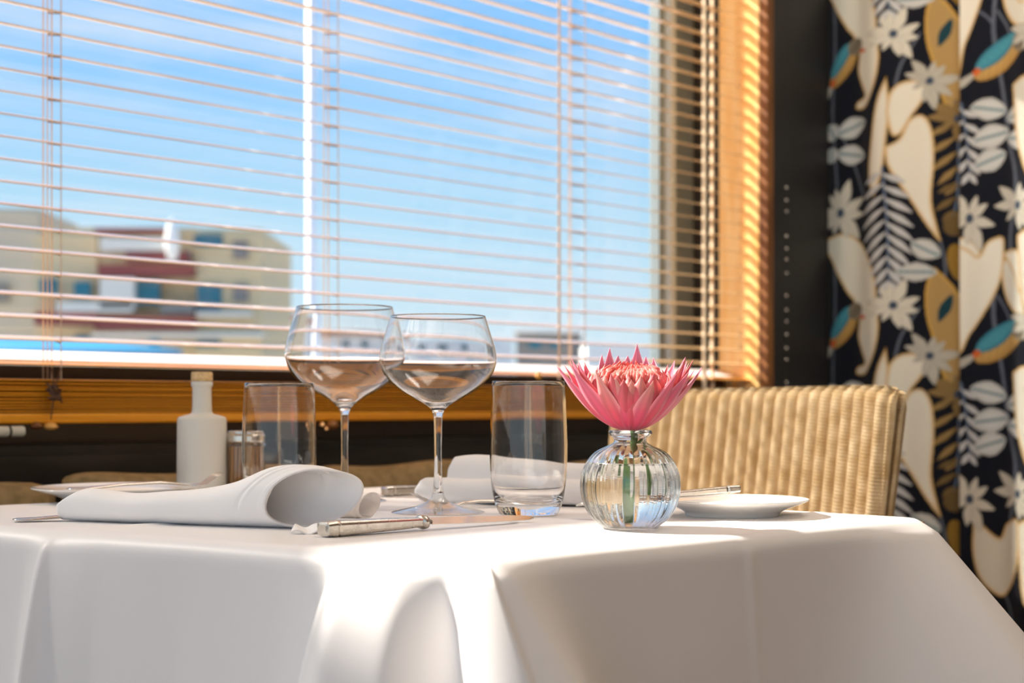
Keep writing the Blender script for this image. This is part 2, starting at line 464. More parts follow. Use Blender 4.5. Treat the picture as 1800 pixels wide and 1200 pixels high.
# the gathered slats at the bottom with the bottom rail
zz = 0.8435
while zz < 0.884:
    V, F = slat_mesh(S_BL, S_BR, zz, width=0.029 + random.uniform(-.001, .001), tilt=math.radians(random.uniform(-2, 3)))
    obj('slat', V, F, M['stack'], blind, world_space=True); zz += 0.0040
mb = MB(); wbox(mb, S_BL, S_BR, -0.015, 0.015, 0.8285, 0.8425); mb.build('bottom_rail', M['stack'], blind, world_space=True, bevel=0.003)
mb = MB(); wbox(mb, S_BL, S_BR, -0.02, 0.02, 2.01, 2.045); mb.build('head_rail', M['stack'], blind, world_space=True)
def ladder(px, ztop=2.01, front=M['cord'], rungm=M['darkcord'], w=0.0008, rear=True, dark=None):
    s = s_at(px, 0.016)
    mb = MB(); mb.tube([wp(s, 0.0165, 0.885), wp(s, 0.0165, ztop)], w, 6)
    mb.build('cord', dark or front, blind, world_space=True)
    if rear:
        mb = MB(); mb.tube([wp(s - 0.001, -0.0165, 0.885), wp(s - 0.001, -0.0165, ztop)], w, 6); mb.build('cord', front, blind, world_space=True)
        for z in z_slats:
            if z > 1.63: continue
            zi = -0.0155 * math.sin(TILT)
            mb = MB(); mb.tube([wp(s, 0.0165, z + zi - 0.0012), wp(s - 0.0005, -0.0165, z - zi - 0.0012)], w * 1.3, 5)
            mb.build('ladder_rung', rungm, blind, world_space=True)
    return s
def lift_cord(px, t=0.0, z0=0.85, m=M['cord'], w=0.0009):
    s = s_at(px, t); mb = MB(); mb.tube([wp(s, t, z0), wp(s, t, 2.01)], w, 6); mb.build('cord', m, blind, world_space=True)
sL = ladder(107); lift_cord(91, 0.0); lift_cord(76, -0.016)
sM = ladder(594); lift_cord(577, 0.0)
sR = ladder(1028, w=0.0009); lift_cord(1000, 0.0); lift_cord(983, 0.02, w=0.0022, z0=0.88, m=M['cord'])
for px, t, w in ((1238, 0.018, 0.0052), (1252, 0.004, 0.0046)):
    s = s_at(px, t); mb = MB(); mb.tube([wp(s, t, 0.885), wp(s, t, 2.01)], w * 0.8, 12); mb.build('ladder_tape', M['tape'], blind, world_space=True)
# knot and pull of the left cords, brass pull of the middle ones
s = s_at(97, 0.028)
mb = MB()
for k in range(9):
    a = k * 1.3
    mb.tube([wp(s + 0.011 * math.cos(a), 0.024, 0.871 + 0.010 * math.sin(a * 1.7)), wp(s + 0.009 * math.cos(a + 2), 0.029, 0.868 + 0.012 * math.sin(a + 1)), wp(s + 0.010 * math.cos(a + 4), 0.024, 0.872 + 0.009 * math.sin(a + 3))], 0.0016, 6)
mb.tube([wp(s_at(107, 0.0165), 0.0165, 0.90), wp(s, 0.026, 0.872)], 0.0010, 6); mb.tube([wp(s_at(91, 0.0165), 0.0165, 0.90), wp(s, 0.026, 0.872)], 0.0010, 6)
mb.tube([wp(s, 0.026, 0.872), wp(s - 0.004, 0.024, 0.834)], 0.0009, 6)
mb.build('cord_knot', M['darkcord'], blind, smooth=True, world_space=True)
def bead(px, py, t, r, m, stretch=1.0, name='cord_pull'):
    s = s_at(px, t); z = z_at(py, s, t); mb = MB()
    prof = [(max(0.0, r * math.sin(PI * k / 12)) * (1.15 if k < 7 else 1.0), -r * stretch * math.cos(PI * k / 12)) for k in range(13)]
    prof[0] = (0, prof[0][1]); prof[-1] = (0, prof[-1][1])
    c = wp(s, t, z); mb.lathe(prof, 20, c); mb.build(name, m, blind, smooth=True, world_space=True)
bead(89, 749, 0.02, 0.0085, M['bead'], 0.62); bead(64, 748, 0.02, 0.0070, M['trimwood'], 0.7)
bead(566, 747, 0.02, 0.0050, M['brass'], 1.0); bead(573, 754, 0.02, 0.004, M['brass'], 1.0); bead(584, 746, 0.02, 0.009, M['trimwood'], 0.8)
bead(947, 660, 0.02, 0.0050, M['bead'], 1.6)

# pale rod end on the sill at the left
rod = empty('curtain_rod', wp(s_at(20, 0.03), 0.03, 0.81), label='pale horizontal tube end with a dark ring under the blind at the left', cat='rod')
zr = z_at(758, s_at(20, 0.03), 0.03)
mb = MB(); mb.tube([wp(-0.30, 0.03, zr), wp(s_at(41, 0.03), 0.03, zr)], 0.0068, 20); mb.build('tube', mat('pale_tube', (0.55, 0.54, 0.46), 0.35), rod, world_space=True, bevel=0.001)
s = s_at(13, 0.03); mb = MB(); mb.tube([wp(s, 0.03, zr), wp(s + 0.003, 0.03, zr)], 0.0073, 20); mb.build('ring', M['black'], rod, world_space=True)

# bead chain down the dark post
chain = empty('bead_chain', wp(s_at(1382, 0.05), 0.05, 0.8), label='thin silver bead chain hanging down the dark corner post', cat='chain')
s = s_at(1382, 0.05)
mb = MB(); mb.tube([wp(s, 0.05, 0.3), wp(s, 0.05, 2.1)], 0.0005, 5); mb.build('thread', M['darkpost'], chain, world_space=True)
bm_ = mat('chain_bead', (0.9, 0.85, 0.78), 0.15, metal=1.0)
for py in (352, 372, 437, 456, 480, 520, 545, 565, 588, 612, 632, 672, 690, 415, 330):
    z = z_at(py, s, 0.05); r = 0.0034
    mb = MB(); mb.lathe([(0, -r)] + [(r * math.sin(PI * k / 8), -r * math.cos(PI * k / 8)) for k in range(1, 8)] + [(0, r)], 12, wp(s, 0.05, z))
    mb.build('bead', bm_, chain, smooth=True, world_space=True)

# ------------------------------------------------------------------ bench along the window
bench = empty('bench', wp(0.5, 0.14, 0.0), label='tan upholstered bench back running along the window behind the table', cat='bench')
def cushion(s0, s1, ztop, i):
    n_s, n_c = 24, 16; V = []
    for a in range(n_s + 1):
        q = a / n_s; s = s0 + (s1 - s0) * q
        edge = min(1.0, math.sqrt(max(0.0, 1 - (abs(2 * q - 1)) ** 10)) + 0.05)
        for k in range(n_c):
            an = 2 * PI * k / n_c
            ct, st = math.cos(an), math.sin(an)
            t = 0.10 + 0.042 * edge * math.copysign(abs(ct) ** 0.5, ct)
            z = (ztop + 0.46) / 2 + (ztop - 0.46) / 2 * (0.94 + 0.06 * edge) * math.copysign(abs(st) ** 0.35, st)
            V.append(wp(s, t, z + 0.003 * math.sin(q * 9 + i)))
    F = grid_faces(n_s + 1, n_c, wrap=True); F.append(tuple(range(n_c))); F.append(tuple(n_s * n_c + k for k in range(n_c)))
    obj('back_cushion', V, F, M['tan'], bench, smooth=True, world_space=True)
for i, (a, b_, zt) in enumerate(((-0.7, 0.02, 0.758), (0.03, 0.42, 0.766), (0.43, 0.80, 0.765), (0.81, 1.25, 0.755))):
    cushion(a, b_, zt, i)
mb = MB(); wbox(mb, -0.7, 1.25, 0.06, 0.34, 0.30, 0.44); mb.build('seat', M['tan'], bench, world_space=True, bevel=0.02)
mb = MB(); wbox(mb, -0.7, 1.25, 0.08, 0.30, 0.0, 0.30); mb.build('base', M['dark'], bench, world_space=True)

# ------------------------------------------------------------------ table and cloth
TP = [at(858, 984), at(1640, 909), at(672, 854), at(-349, 902)]   # front, right, back, left
cen = sum(TP, Vector()) / 4
table = empty('table', (cen.x, cen.y, 0), label='square wooden restaurant table hidden under the white cloth', cat='table')
mb = MB()
inn = [cen + (p - cen) * 0.985 for p in TP]
V = [Vector((p.x, p.y, TZ - 0.004)) for p in inn] + [Vector((p.x, p.y, TZ - 0.03)) for p in inn]
mb.add(V, [(0, 1, 2, 3), (7, 6, 5, 4)] + [(i, i + 4, (i + 1) % 4 + 4, (i + 1) % 4) for i in range(4)])
mb.build('tabletop', M['wood'], table, world_space=True)
for p in TP:
    q = cen + (p - cen) * 0.86
    mb = MB(); mb.box((q.x, q.y, (TZ - 0.03) / 2), (0.05, 0.05, TZ - 0.03)); mb.build('leg', M['wood'], table, world_space=True)

def sample_perimeter(P, step=0.0025, rad=0.018):
    pts = []; nrm = []; corner = []; lens = [(P[(i + 1) % 4] - P[i]).length for i in range(4)]
    for i in range(4):
        p0, p1, p2 = P[(i - 1) % 4], P[i], P[(i + 1) % 4]
        d1 = (p1 - p0).normalized(); d2 = (p2 - p1).normalized()
        n1 = Vector((d1.y, -d1.x, 0)); n2 = Vector((d2.y, -d2.x, 0))
        tanh = math.tan(n1.angle(n2) / 2); c = p1 - n1 * rad - d1 * rad * tanh
        K = 30
        for k in range(K + 1):
            q = k / K; nn = n1.slerp(n2, q) if hasattr(n1, 'slerp') else n1.lerp(n2, q).normalized()
            nn = nn.normalized(); pts.append(c + nn * rad); nrm.append(nn); corner.append((i, q - 0.5))
        a = p1 + d2 * rad * tanh; d3 = (P[(i + 2) % 4] - p2).normalized(); b = p2 - d2 * rad * math.tan(n2.angle(Vector((d3.y, -d3.x, 0))) / 2)
        K = int((b - a).length / step)
        for k in range(1, K):
            pts.append(a.lerp(b, k / K)); nrm.append(n2.copy()); corner.append((i, None))
    return pts, nrm, corner
P_, N_, C_ = sample_perimeter(TP)
NP = len(P_)
arc = [0.0]
for i in range(1, NP): arc.append(arc[-1] + (P_[i] - P_[i - 1]).length)
TOT = arc[-1] + (P_[0] - P_[-1]).length
csum = {}
for i, (ci, q) in enumerate(C_):
    if q is not None and abs(q) < 0.02: csum[ci] = arc[i]
def wrapd(a, b):
    d = (a - b) % TOT
    return d - TOT if d > TOT / 2 else d
# perimeter position of a picture column on the front-left (side 3->0) and right (side 0->1) edges
def arc_near(px, side):
    best = None
    for i, p in enumerate(P_):
        if C_[i][0] == side:
            d = abs(900 + FP * p.x / p.y - px)
            if best is None or d < best[0]: best = (d, arc[i])
    return best[1]
creases = [(arc_near(606, 3), 0.0030, 0.0042), (arc_near(88, 3), 0.0035, 0.005), (arc_near(1312, 0), 0.0022, 0.006), (arc_near(1545, 0), 0.0015, 0.010)]
def g(x, w): return math.exp(-(x / w) ** 2)
fpx = [-330, -150, 0, 55, 88, 115, 180, 320, 500, 575, 606, 640, 720, 785, 806, 830, 858]
fof = [0.60, 0.10, 0.10, 0.12, 0.22, 0.16, 0.10, 0.07, 0.09, 0.13, 0.42, 0.46, 0.36, 0.03, 0.30, 0.37, 0.37]
farc = [arc_near(x, 3) for x in fpx[:-1]] + [csum[0] + TOT]
# rounded steps between the control values, with the crease crests kept tight
aa = np.linspace(farc[0], farc[-1], 900); vv = np.interp(aa, farc, fof)
ker = np.exp(-(np.arange(-14, 15) / 6.0) ** 2); ker /= ker.sum(); vv = np.convolve(np.pad(vv, 14, mode='edge'), ker, mode='valid')
def skirt_off(i, v):
    a = arc[i]; o = 0.001
    af = a if a >= farc[0] else a + TOT
    if farc[0] <= af <= farc[-1]:
        o += 0.10 * v + (0.11 * (1 - math.exp(-v / 0.05)) + 0.45 * v) * (float(np.interp(af, aa, vv)) - 0.10)
    else:
        d0 = wrapd(a, csum[0])
        f_ = 0.06 + 0.38 * g(d0, 0.030 + 0.10 * v) + 0.05 * g(d0 - 0.20, 0.08)
        for ci in (1, 2, 3):
            f_ += 0.78 * g(wrapd(a, csum[ci]), 0.085 + 0.14 * v)
        o += v * f_
    k = min(1.0, v / 0.02)
    for (ca, amp, w) in creases:
        o += amp * k * g(wrapd(a, ca), w)
    return o
drops = [0.0008, 0.002, 0.004, 0.0065, 0.0095, 0.013, 0.018, 0.025] + [0.025 + 0.008 * k for k in range(1, 37)]
fr = [0.0, 0.25, 0.45, 0.6, 0.7, 0.78, 0.84, 0.88, 0.91, 0.935, 0.955, 0.97, 0.98, 0.988, 0.994, 0.998]
V = []
def top_h(p):
    # soft ironed folds running over the top
    h = 0.0
    A = Vector((-0.12, 1.07)); 
    for (q0, dr, amp, w) in tops:
        rel = Vector((p.x - q0.x, p.y - q0.y)); dd = rel.x * dr.y - rel.y * dr.x
        h += amp * g(dd, w)
    return h
dR = (TP[1] - TP[0]).normalized(); dL = (TP[3] - TP[0]).normalized()
tops = [(at(640, 968), Vector((dR.x, dR.y)), 0.0016, 0.007), (at(110, 932), Vector((dR.x, dR.y)), 0.0016, 0.010), (at(1312, 940), Vector((dL.x, dL.y)), 0.0010, 0.006)]
rows = []
RR = 0.013
for f in fr[1:]:
    row = []
    for i in range(NP):
        p = cen.lerp(P_[i] - N_[i] * RR, f)
        edge = max(0.0, (f - 0.95) / 0.05); z = TZ + top_h(p) * (1 - edge) - 0.0002 * edge * edge
        row.append(len(V)); V.append((p.x, p.y, z))
    rows.append(row)
for v in drops:
    row = []
    for i in range(NP):
        k = min(1.0, v / RR)
        off = RR * (math.sqrt(max(0.0, 1 - (1 - k) ** 2)) - 1) + skirt_off(i, v) * (k ** 0.9)
        p = P_[i] + N_[i] * off
        sh = 0.34 * v * g(wrapd(arc[i], csum[0]) - 0.01, 0.055 + 0.12 * v)
        row.append(len(V)); V.append((p.x + sh, p.y, TZ - 0.0002 - v))
    rows.append(row)
c0 = len(V); V.append((cen.x, cen.y, TZ))
F = [(c0, rows[0][i], rows[0][(i + 1) % NP]) for i in range(NP)]
for a, b_ in zip(rows[:-1], rows[1:]):
    F += [(a[i], b_[i], b_[(i + 1) % NP], a[(i + 1) % NP]) for i in range(NP)]
cloth = obj('tablecloth', V, F, M['satin'], None, smooth=True)
tag(cloth, 'white satin tablecloth draped over the table with hanging corner folds', 'tablecloth')
md = cloth.modifiers.new('smooth', 'SMOOTH'); md.factor = 0.5; md.iterations = 1

# ------------------------------------------------------------------ glasses
def tumbler(loc, label, Hh=0.125, rt=0.0335, mark=False):
    t = empty('water_tumbler', loc, label=label, cat='glass', group='water tumblers')
    k = rt / 0.0335
    outer = spline([(0.0, 0.0), (0.024, 0.0), (0.0285, 0.003), (0.0325, 0.014), (0.0355, 0.034), (0.0365, 0.058), (0.0358, 0.085), (0.0340, Hh - 0.001)], 6)
    inner = spline([(0.0330, Hh - 0.001), (0.0348, 0.085), (0.0355, 0.058), (0.0344, 0.034), (0.0300, 0.017), (0.022, 0.0125), (0.0, 0.0115)], 6)
    prof = [(r * k, z) for r, z in outer] + [(0.0335 * k, Hh)] + [(r * k, z) for r, z in inner]
    prof[0] = (0, prof[0][1]); prof[-1] = (0, prof[-1][1])
    mb = MB(); mb.lathe([(max(r, 0), z) for r, z in prof], 72); mb.build('body', M['glass'], t, smooth=True)
    return t
tR = tumbler(at(929, 904, 0.0002), 'clear water tumbler between the vase and the front wine glass')
tL = tumbler(at(491, 889, 0.0002), 'clear water tumbler behind the rolled napkin, beside the toothpick jar', rt=0.0345)
# little printed mark low on the right tumbler
cu = bpy.data.curves.new('printed_mark', 'FONT'); cu.body = 'CEEL'; cu.size = 0.0042; cu.align_x = 'CENTER'; cu.extrude = 0.0001
to = bpy.data.objects.new('printed_mark', cu); COL.objects.link(to)
bpy.context.view_layer.update()
me = bpy.data.meshes.new_from_object(to); bpy.data.objects.remove(to)
me.materials.clear(); me.materials.append(M['black'])
o = bpy.data.objects.new('printed_mark', me); COL.objects.link(o); o.parent = tR
o.rotation_euler = (PI / 2, 0, math.radians(-28)); o.location = (-0.0170, -0.0295, 0.0020)
o['label'] = 'tiny black printed mark'
mb = MB(); mb.box((0, 0, 0), (0.0022, 0.0002, 0.0034)); o = mb.build('printed_dot', mat('orange_print', (0.9, 0.35, 0.08), 0.5), tR)
o.location = (-0.0095, -0.0325, 0.0036); o.rotation_euler = (0, 0, math.radians(-16)); o['label'] = 'small orange print'

def wine_glass(loc, Hh, label, rb=0.0555, zb=0.0995, tilt=(0, 0)):
    t = empty('wine_glass', loc, label=label, cat='glass', group='stemmed wine glasses')
    t.rotation_euler = (tilt[0], tilt[1], 0)
    th = 0.0006
    q = 1.0 if rb < 0.058 else 1.22
    bowl = [(0.0042, zb - 0.008), (0.0075, zb), (0.020, zb + 0.008 * q), (rb * 0.65, zb + 0.0175 * q), (rb * 0.90, zb + 0.030 * q), (rb, zb + 0.043 * q), (rb * 0.985, zb + 0.056 * q), (rb * 0.90, zb + 0.072 * q), (rb * 0.815, Hh)]
    out = spline(bowl, 8)
    inn = spline([(r_ - th, z_) for r_, z_ in reversed(bowl[5:])] + [(rb * 0.90 - th, zb + 0.030 * q + 0.001), (rb * 0.65 - th, zb + 0.0175 * q + 0.0013), (0.020, zb + 0.008 * q + 0.002), (0.009, zb + 0.0045), (0.0, zb + 0.003)], 8)
    prof_bowl = out + inn
    foot = spline([(0.0, 0.0), (0.030, 0.0), (0.0430, 0.0004), (0.0432, 0.0013), (0.036, 0.0030), (0.020, 0.0068), (0.0085, 0.0125), (0.0048, 0.022), (0.0036, 0.045), (0.0037, 0.07), (0.0042, zb - 0.008)], 8)
    i1 = max(k for k, (r, z) in enumerate(foot) if z < 0.019)
    def part(name, pr, m):
        pr = [(max(r, 0.0), z) for r, z in pr]; mb = MB(); mb.lathe(pr, 96); return mb.build(name, m, t, smooth=True)
    pb_ = [(0.0, zb - 0.0079)] + prof_bowl; pb_[-1] = (0, pb_[-1][1]); part('bowl', pb_, M['glass'])
    st = foot[i1:]; part('stem', [(0.0, st[0][1])] + st + [(0.0, st[-1][1])], M['glass'])
    ft = foot[:i1 + 1]; ft[0] = (0, 0); part('foot', ft + [(0.0, ft[-1][1] - 0.0001)], M['thin'])
    return t
wine_glass(at(606, 880.7, 0.0002), 0.207, 'large clear stemmed wine glass on the left, its stem rising behind the rolled napkin', rb=0.0629, zb=0.1005)
wine_glass(at(770, 901, 0.0002), 0.187, 'large clear stemmed wine glass with its round foot in full view beside the knife')

# ------------------------------------------------------------------ vase and flower
VC = at(1108, 929, 0.0002)
vase = empty('bud_vase', VC, label='round ribbed clear glass vase half filled with water', cat='vase')
NR = 26
def rib(r, z, a):
    k = max(0.0, 1 - ((z - 0.036) / 0.036) ** 4) if z < 0.072 else 0.0
    return r * (1 + 0.026 * k * (abs(math.cos(a * NR / 2)) - 0.5))
R_ = 0.0413
vout = [(0, 0.0), (0.021, 0.0), (0.0235, 0.002), (0.033, 0.0105), (0.0392, 0.0225), (R_, 0.0365), (0.0388, 0.050), (0.0305, 0.0625), (0.0185, 0.0690), (0.0140, 0.0715), (0.0138, 0.0750), (0.0172, 0.0775), (0.0182, 0.0795), (0.0172, 0.0815)]
vin = [(0.0155, 0.0818), (0.0145, 0.0795), (0.0118, 0.0760), (0.0118, 0.0715), (0.0165, 0.0672), (0.0285, 0.0605), (0.0365, 0.049), (0.0389, 0.0365), (0.0368, 0.0235), (0.0305, 0.0125), (0.018, 0.0065), (0, 0.006)]
po = spline(vout, 6)[:-1] + [(0.0172, 0.0815)] + spline(vin, 6)
po = [(max(0, r), z) for r, z in po]; po[0] = (0, 0); po[-1] = (0, po[-1][1])
mb = MB(); 
cut = len(spline(vout, 6))
def rib2(r, z, a): return rib(r, z, a)
V = MB(); V.lathe(po[:cut], NR * 12, rib=rib2); W = MB(); W.lathe(po[cut - 1:], NR * 12)
k = len(V.V); V.V += W.V; V.F += [tuple(i + k for i in f) for f in W.F]
o = V.build('body', M['vase_glass'], vase, smooth=True)
bm = bmesh.new(); bm.from_mesh(o.data); bmesh.ops.remove_doubles(bm, verts=bm.verts, dist=0.00002); bmesh.ops.recalc_face_normals(bm, faces=bm.faces); bm.to_mesh(o.data); bm.free()
wl_ = 0.0545
wprof = [(r + 0.0003, z) for r, z in reversed(spline(vin, 6)) if z < wl_]
wprof[0] = (0, 0.0058)
wprof += [(wprof[-1][0], wl_), (0, wl_)]
mb = MB(); mb.lathe(wprof, 72); mb.build('water', M['water'], vase, smooth=False)

FC = VC + Vector((0.0, 0, 0.0815))
flower = empty('pink_flower', FC, label='large pink many-petalled flower head standing in the round glass vase', cat='flower')
mb = MB()
mb.tube([(0.004, 0.002, 0.006), (0.003, 0.001, -0.012), (0.0015, 0, -0.03), (0.0, 0, -0.05), (-0.002, -0.001, -0.070)], [0.0032, 0.0030, 0.0027, 0.0028, 0.0030], 12)
mb.build('stem', M['stem'], flower, smooth=True)
mb = MB()
mb.tube([(0.012, 0.004, -0.010), (0.014, 0.004, -0.028), (0.016, 0.003, -0.052)], 0.0012, 8)
mb.tube([(0.010, 0.0, -0.006), (0.006, 0.0, -0.012), (0.001, 0, -0.014)], 0.0014, 8)
mb.tube([(-0.008, 0.004, -0.02), (-0.011, 0.004, -0.040)], 0.001, 8)
mb.build('thin_shoot', M['stem'], flower, smooth=True)
def bez(P, t):
    a = [np.array(p, float) for p in P]
    while len(a) > 1: a = [a[i] * (1 - t) + a[i + 1] * t for i in range(len(a) - 1)]
    return a[0]
def petal(az, ctrl, width, base_c, mid_c, tip_c, cup=0.35, twist=0.0, tipw=0.15, name='petal', nseg=14):
    """ctrl: (r, z) control points from the base to the tip"""
    ca, sa = math.cos(az), math.sin(az); V = []; T = []
    nc = 7
    for i in range(nseg + 1):
        t = i / nseg
        r, z = bez(ctrl, t); r2, z2 = bez(ctrl, min(1, t + 0.01)); r1, z1 = bez(ctrl, max(0, t - 0.01))
        tr, tz = r2 - r1, z2 - z1; L = math.hypot(tr, tz) or 1; tr /= L; tz /= L
        nr, nz = -tz, tr           # towards the axis / up
        if nr > 0: pass
        w = width * 1.18 * (0.55 + 0.75 * math.sin(PI * min(1, t * 0.95 + 0.06)) ** 0.8) * 0.5
        if t > 0.58: w *= max(0.0, 1 - ((t - 0.58) / 0.42) ** 2.1) + (0.03 if t > .99 else 0)
        for k in range(nc):
            q = 2 * k / (nc - 1) - 1
            side = w * q; d = cup * w * (q * q) + (0.10 * w * (1 if abs(q) < 0.2 else 0)) * -0.6
            tw = twist * t
            s_, d_ = side * math.cos(tw) - d * math.sin(tw), side * math.sin(tw) + d * math.cos(tw)
            rr = r + nr * d_; zz = z + nz * d_
            V.append((rr * ca - s_ * sa, rr * sa + s_ * ca, zz))
            c1, c2, c3 = np.array(base_c), np.array(mid_c), np.array(tip_c)
            c = c1 + (c2 - c1) * min(1, t / 0.5) if t < 0.5 else c2 + (c3 - c2) * ((t - 0.5) / 0.5) ** 1.1
            c = c * (1 - 0.18 * (k % 2)) + np.array((0.85, 0.55, 0.55)) * (0.36 * abs(q) ** 6)
            T.append((*np.clip(c, 0, 1), 1))
    F = grid_faces(nseg + 1, nc)
    o = obj(name, V, F, M['petal'], flower, smooth=True)
    at_ = o.data.color_attributes.new('tint', 'FLOAT_COLOR', 'POINT'); at_.data.foreach_set('color', np.array(T, np.float32).ravel())
    md = o.modifiers.new('solid', 'SOLIDIFY'); md.thickness = 0.0005
    md = o.modifiers.new('sub', 'SUBSURF'); md.levels = 1; md.render_levels = 1
    return o
def jit(a): return random.uniform(-a, a)
hot, pk, coral = (0.74, 0.015, 0.06), (0.84, 0.10, 0.16), (0.80, 0.05, 0.055)
pale, lil, white = (0.84, 0.22, 0.24), (0.84, 0.26, 0.38), (0.88, 0.42, 0.36)
for k in range(19):
    az = 2 * PI * k / 19 + 0.1 + jit(0.07); fr_ = -math.sin(az); sd = abs(math.cos(az)) ** 1.6
    petal(az, [(0.006, 0.0), (0.024 + jit(.001), 0.003), (0.034 + 0.010 * sd, 0.022), (0.0395 + 0.024 * sd + jit(.002), 0.041 + 0.013 * sd + jit(.003))], 0.0130 + jit(.001), (0.78, 0.03, 0.11), (0.86, 0.11, 0.20) if k % 2 else pk, lil if sd > 0.5 else white, cup=0.40, twist=jit(0.35))
for k in range(20):
    az = 2 * PI * (k + 0.5) / 20 + jit(0.08); fr_ = -math.sin(az); sd = abs(math.cos(az)) ** 1.6
    petal(az, [(0.006, 0.002), (0.026, 0.006), (0.040, 0.027), (0.0385 + 0.014 * sd + jit(.002), 0.047 - 0.005 * fr_ + 0.010 * sd + jit(.003))], 0.0122 + jit(.001), hot, pk, pale if k % 3 else white, cup=0.50, twist=jit(0.4))
for k in range(19):
    az = 2 * PI * k / 19 + jit(0.08); fr_ = -math.sin(az)
    petal(az, [(0.006, 0.004), (0.029, 0.008), (0.045, 0.034), (0.0320 + jit(.003), 0.0475 - 0.004 * fr_ + jit(.002))], 0.0130, hot, pk, pale if k % 2 else white, cup=0.65, twist=jit(0.3))
for k in range(17):
    az = 2 * PI * (k + 0.5) / 17 + jit(0.1); fr_ = -math.sin(az)
    petal(az, [(0.006, 0.008), (0.028, 0.015), (0.039, 0.040), (0.0265 + jit(.003), 0.0505 - 0.006 * fr_ + jit(.002))], 0.0110, coral, (0.90, 0.22, 0.22), pale, cup=0.75, twist=jit(0.3))
for az in (-0.35, -0.05, 0.28, 0.62, 2.50, 2.85, 3.18, 3.50):
    petal(az + jit(0.05), [(0.006, 0.006), (0.028, 0.010), (0.043, 0.034), (0.0475 + jit(.002), 0.058 + jit(.003))], 0.0120, hot, pk, lil, cup=0.5, twist=jit(0.4))
for k in range(13):
    az = 2 * PI * k / 13 + jit(0.1); fr_ = -math.sin(az)
    petal(az, [(0.006, 0.010), (0.020, 0.020), (0.034, 0.042), (0.0205 + jit(.003), 0.0530 - 0.007 * fr_ + jit(.002))], 0.0090, coral, (0.90, 0.24, 0.22), (0.84, 0.20, 0.17), cup=0.85, twist=jit(0.3), name='inner_petal')
for k in range(7):
    az = PI / 2 + (k - 3) * 0.30
    petal(az, [(0.006, 0.012), (0.032, 0.02), (0.034, 0.048), (0.0275 + jit(.002), (0.072 if k in (2, 5) else 0.063) + jit(.002))], 0.012, pk, lil, (0.86, 0.50, 0.68), cup=0.5)
# inner florets: short curled pointed tongues
V = []; F = []; T = []
fm = MB()
for k in range(120):
    rr = 0.0235 * math.sqrt((k + 0.5) / 120); az = k * 2.399963
    x, y = rr * math.cos(az), rr * math.sin(az)
    zt = 0.0510 + 0.005 * y / 0.0235 + jit(0.0015)
    lean = -0.15 + 0.2 * rr / 0.0235
    p0 = Vector((x * 0.55, y * 0.55, 0.028)); p1 = Vector((x * 1.12, y * 1.12, zt - 0.010)); p2 = Vector((x * 1.02, y * 1.02, zt - 0.002)); p3 = Vector((x * (0.82), y * 0.82, zt + 0.001))
    n0 = len(fm.V); fm.tube([p0, p1, p2, p3], [0.0016, 0.0022, 0.0019, 0.0006], 7)
    q = rr / 0.0235
    cc = [(0.70, 0.015, 0.02), (0.80, 0.05 + 0.06 * q, 0.05 + .06 * q), (0.90, 0.15 + 0.12 * q, 0.12 + .12 * q), (0.88, 0.24, 0.20)]
    for j in range(4): T += [(*cc[j], 1)] * 7
o = fm.build('inner_florets', M['petal'], flower, smooth=True)
at_ = o.data.color_attributes.new('tint', 'FLOAT_COLOR', 'POINT'); at_.data.foreach_set('color', np.array(T, np.float32).ravel())
mb = MB(); mb.lathe([(0, 0.001), (0.010, 0.003), (0.020, 0.012), (0.026, 0.024), (0.022, 0.034), (0, 0.036)], 32)
o = mb.build('flower_heart', M['petal'], flower, smooth=True)
at_ = o.data.color_attributes.new('tint', 'FLOAT_COLOR', 'POINT'); at_.data.foreach_set('color', np.tile(np.array((0.60, 0.03, 0.05, 1), np.float32), len(o.data.vertices)))

# ------------------------------------------------------------------ plates
def plate(loc, r, label, hh=0.0150):
    t = empty('side_plate', loc, label=label, cat='plate', group='white side plates')
    k = r / 0.072
    prof = spline([(0, 0.002), (0.040, 0.002), (0.0415, 0.0), (0.044, 0.0), (0.046, 0.0035), (0.054, 0.0075), (0.0655, hh - 0.0035), (0.0716, hh - 0.0008), (0.0722, hh), (0.0712, hh + 0.0006), (0.064, hh - 0.0018), (0.053, 0.0105), (0.046, 0.0065), (0.040, 0.0052), (0, 0.0052)], 5)
    prof = [(max(r_ * k, 0), z) for r_, z in prof]; prof[0] = (0, 0.002); prof[-1] = (0, 0.0052)
    mb = MB(); mb.lathe(prof, 96); mb.build('dish', M['china'], t, smooth=True)
    return t
PR = at(1287, 905, 0.0002); plate(PR, 0.0705, 'small white china plate at the right of the vase with a butter knife on it')
PL = at(205, 880, 0.0002); plate(PL, 0.0875, 'white china plate at the far left with a fork resting on it', hh=0.0150)

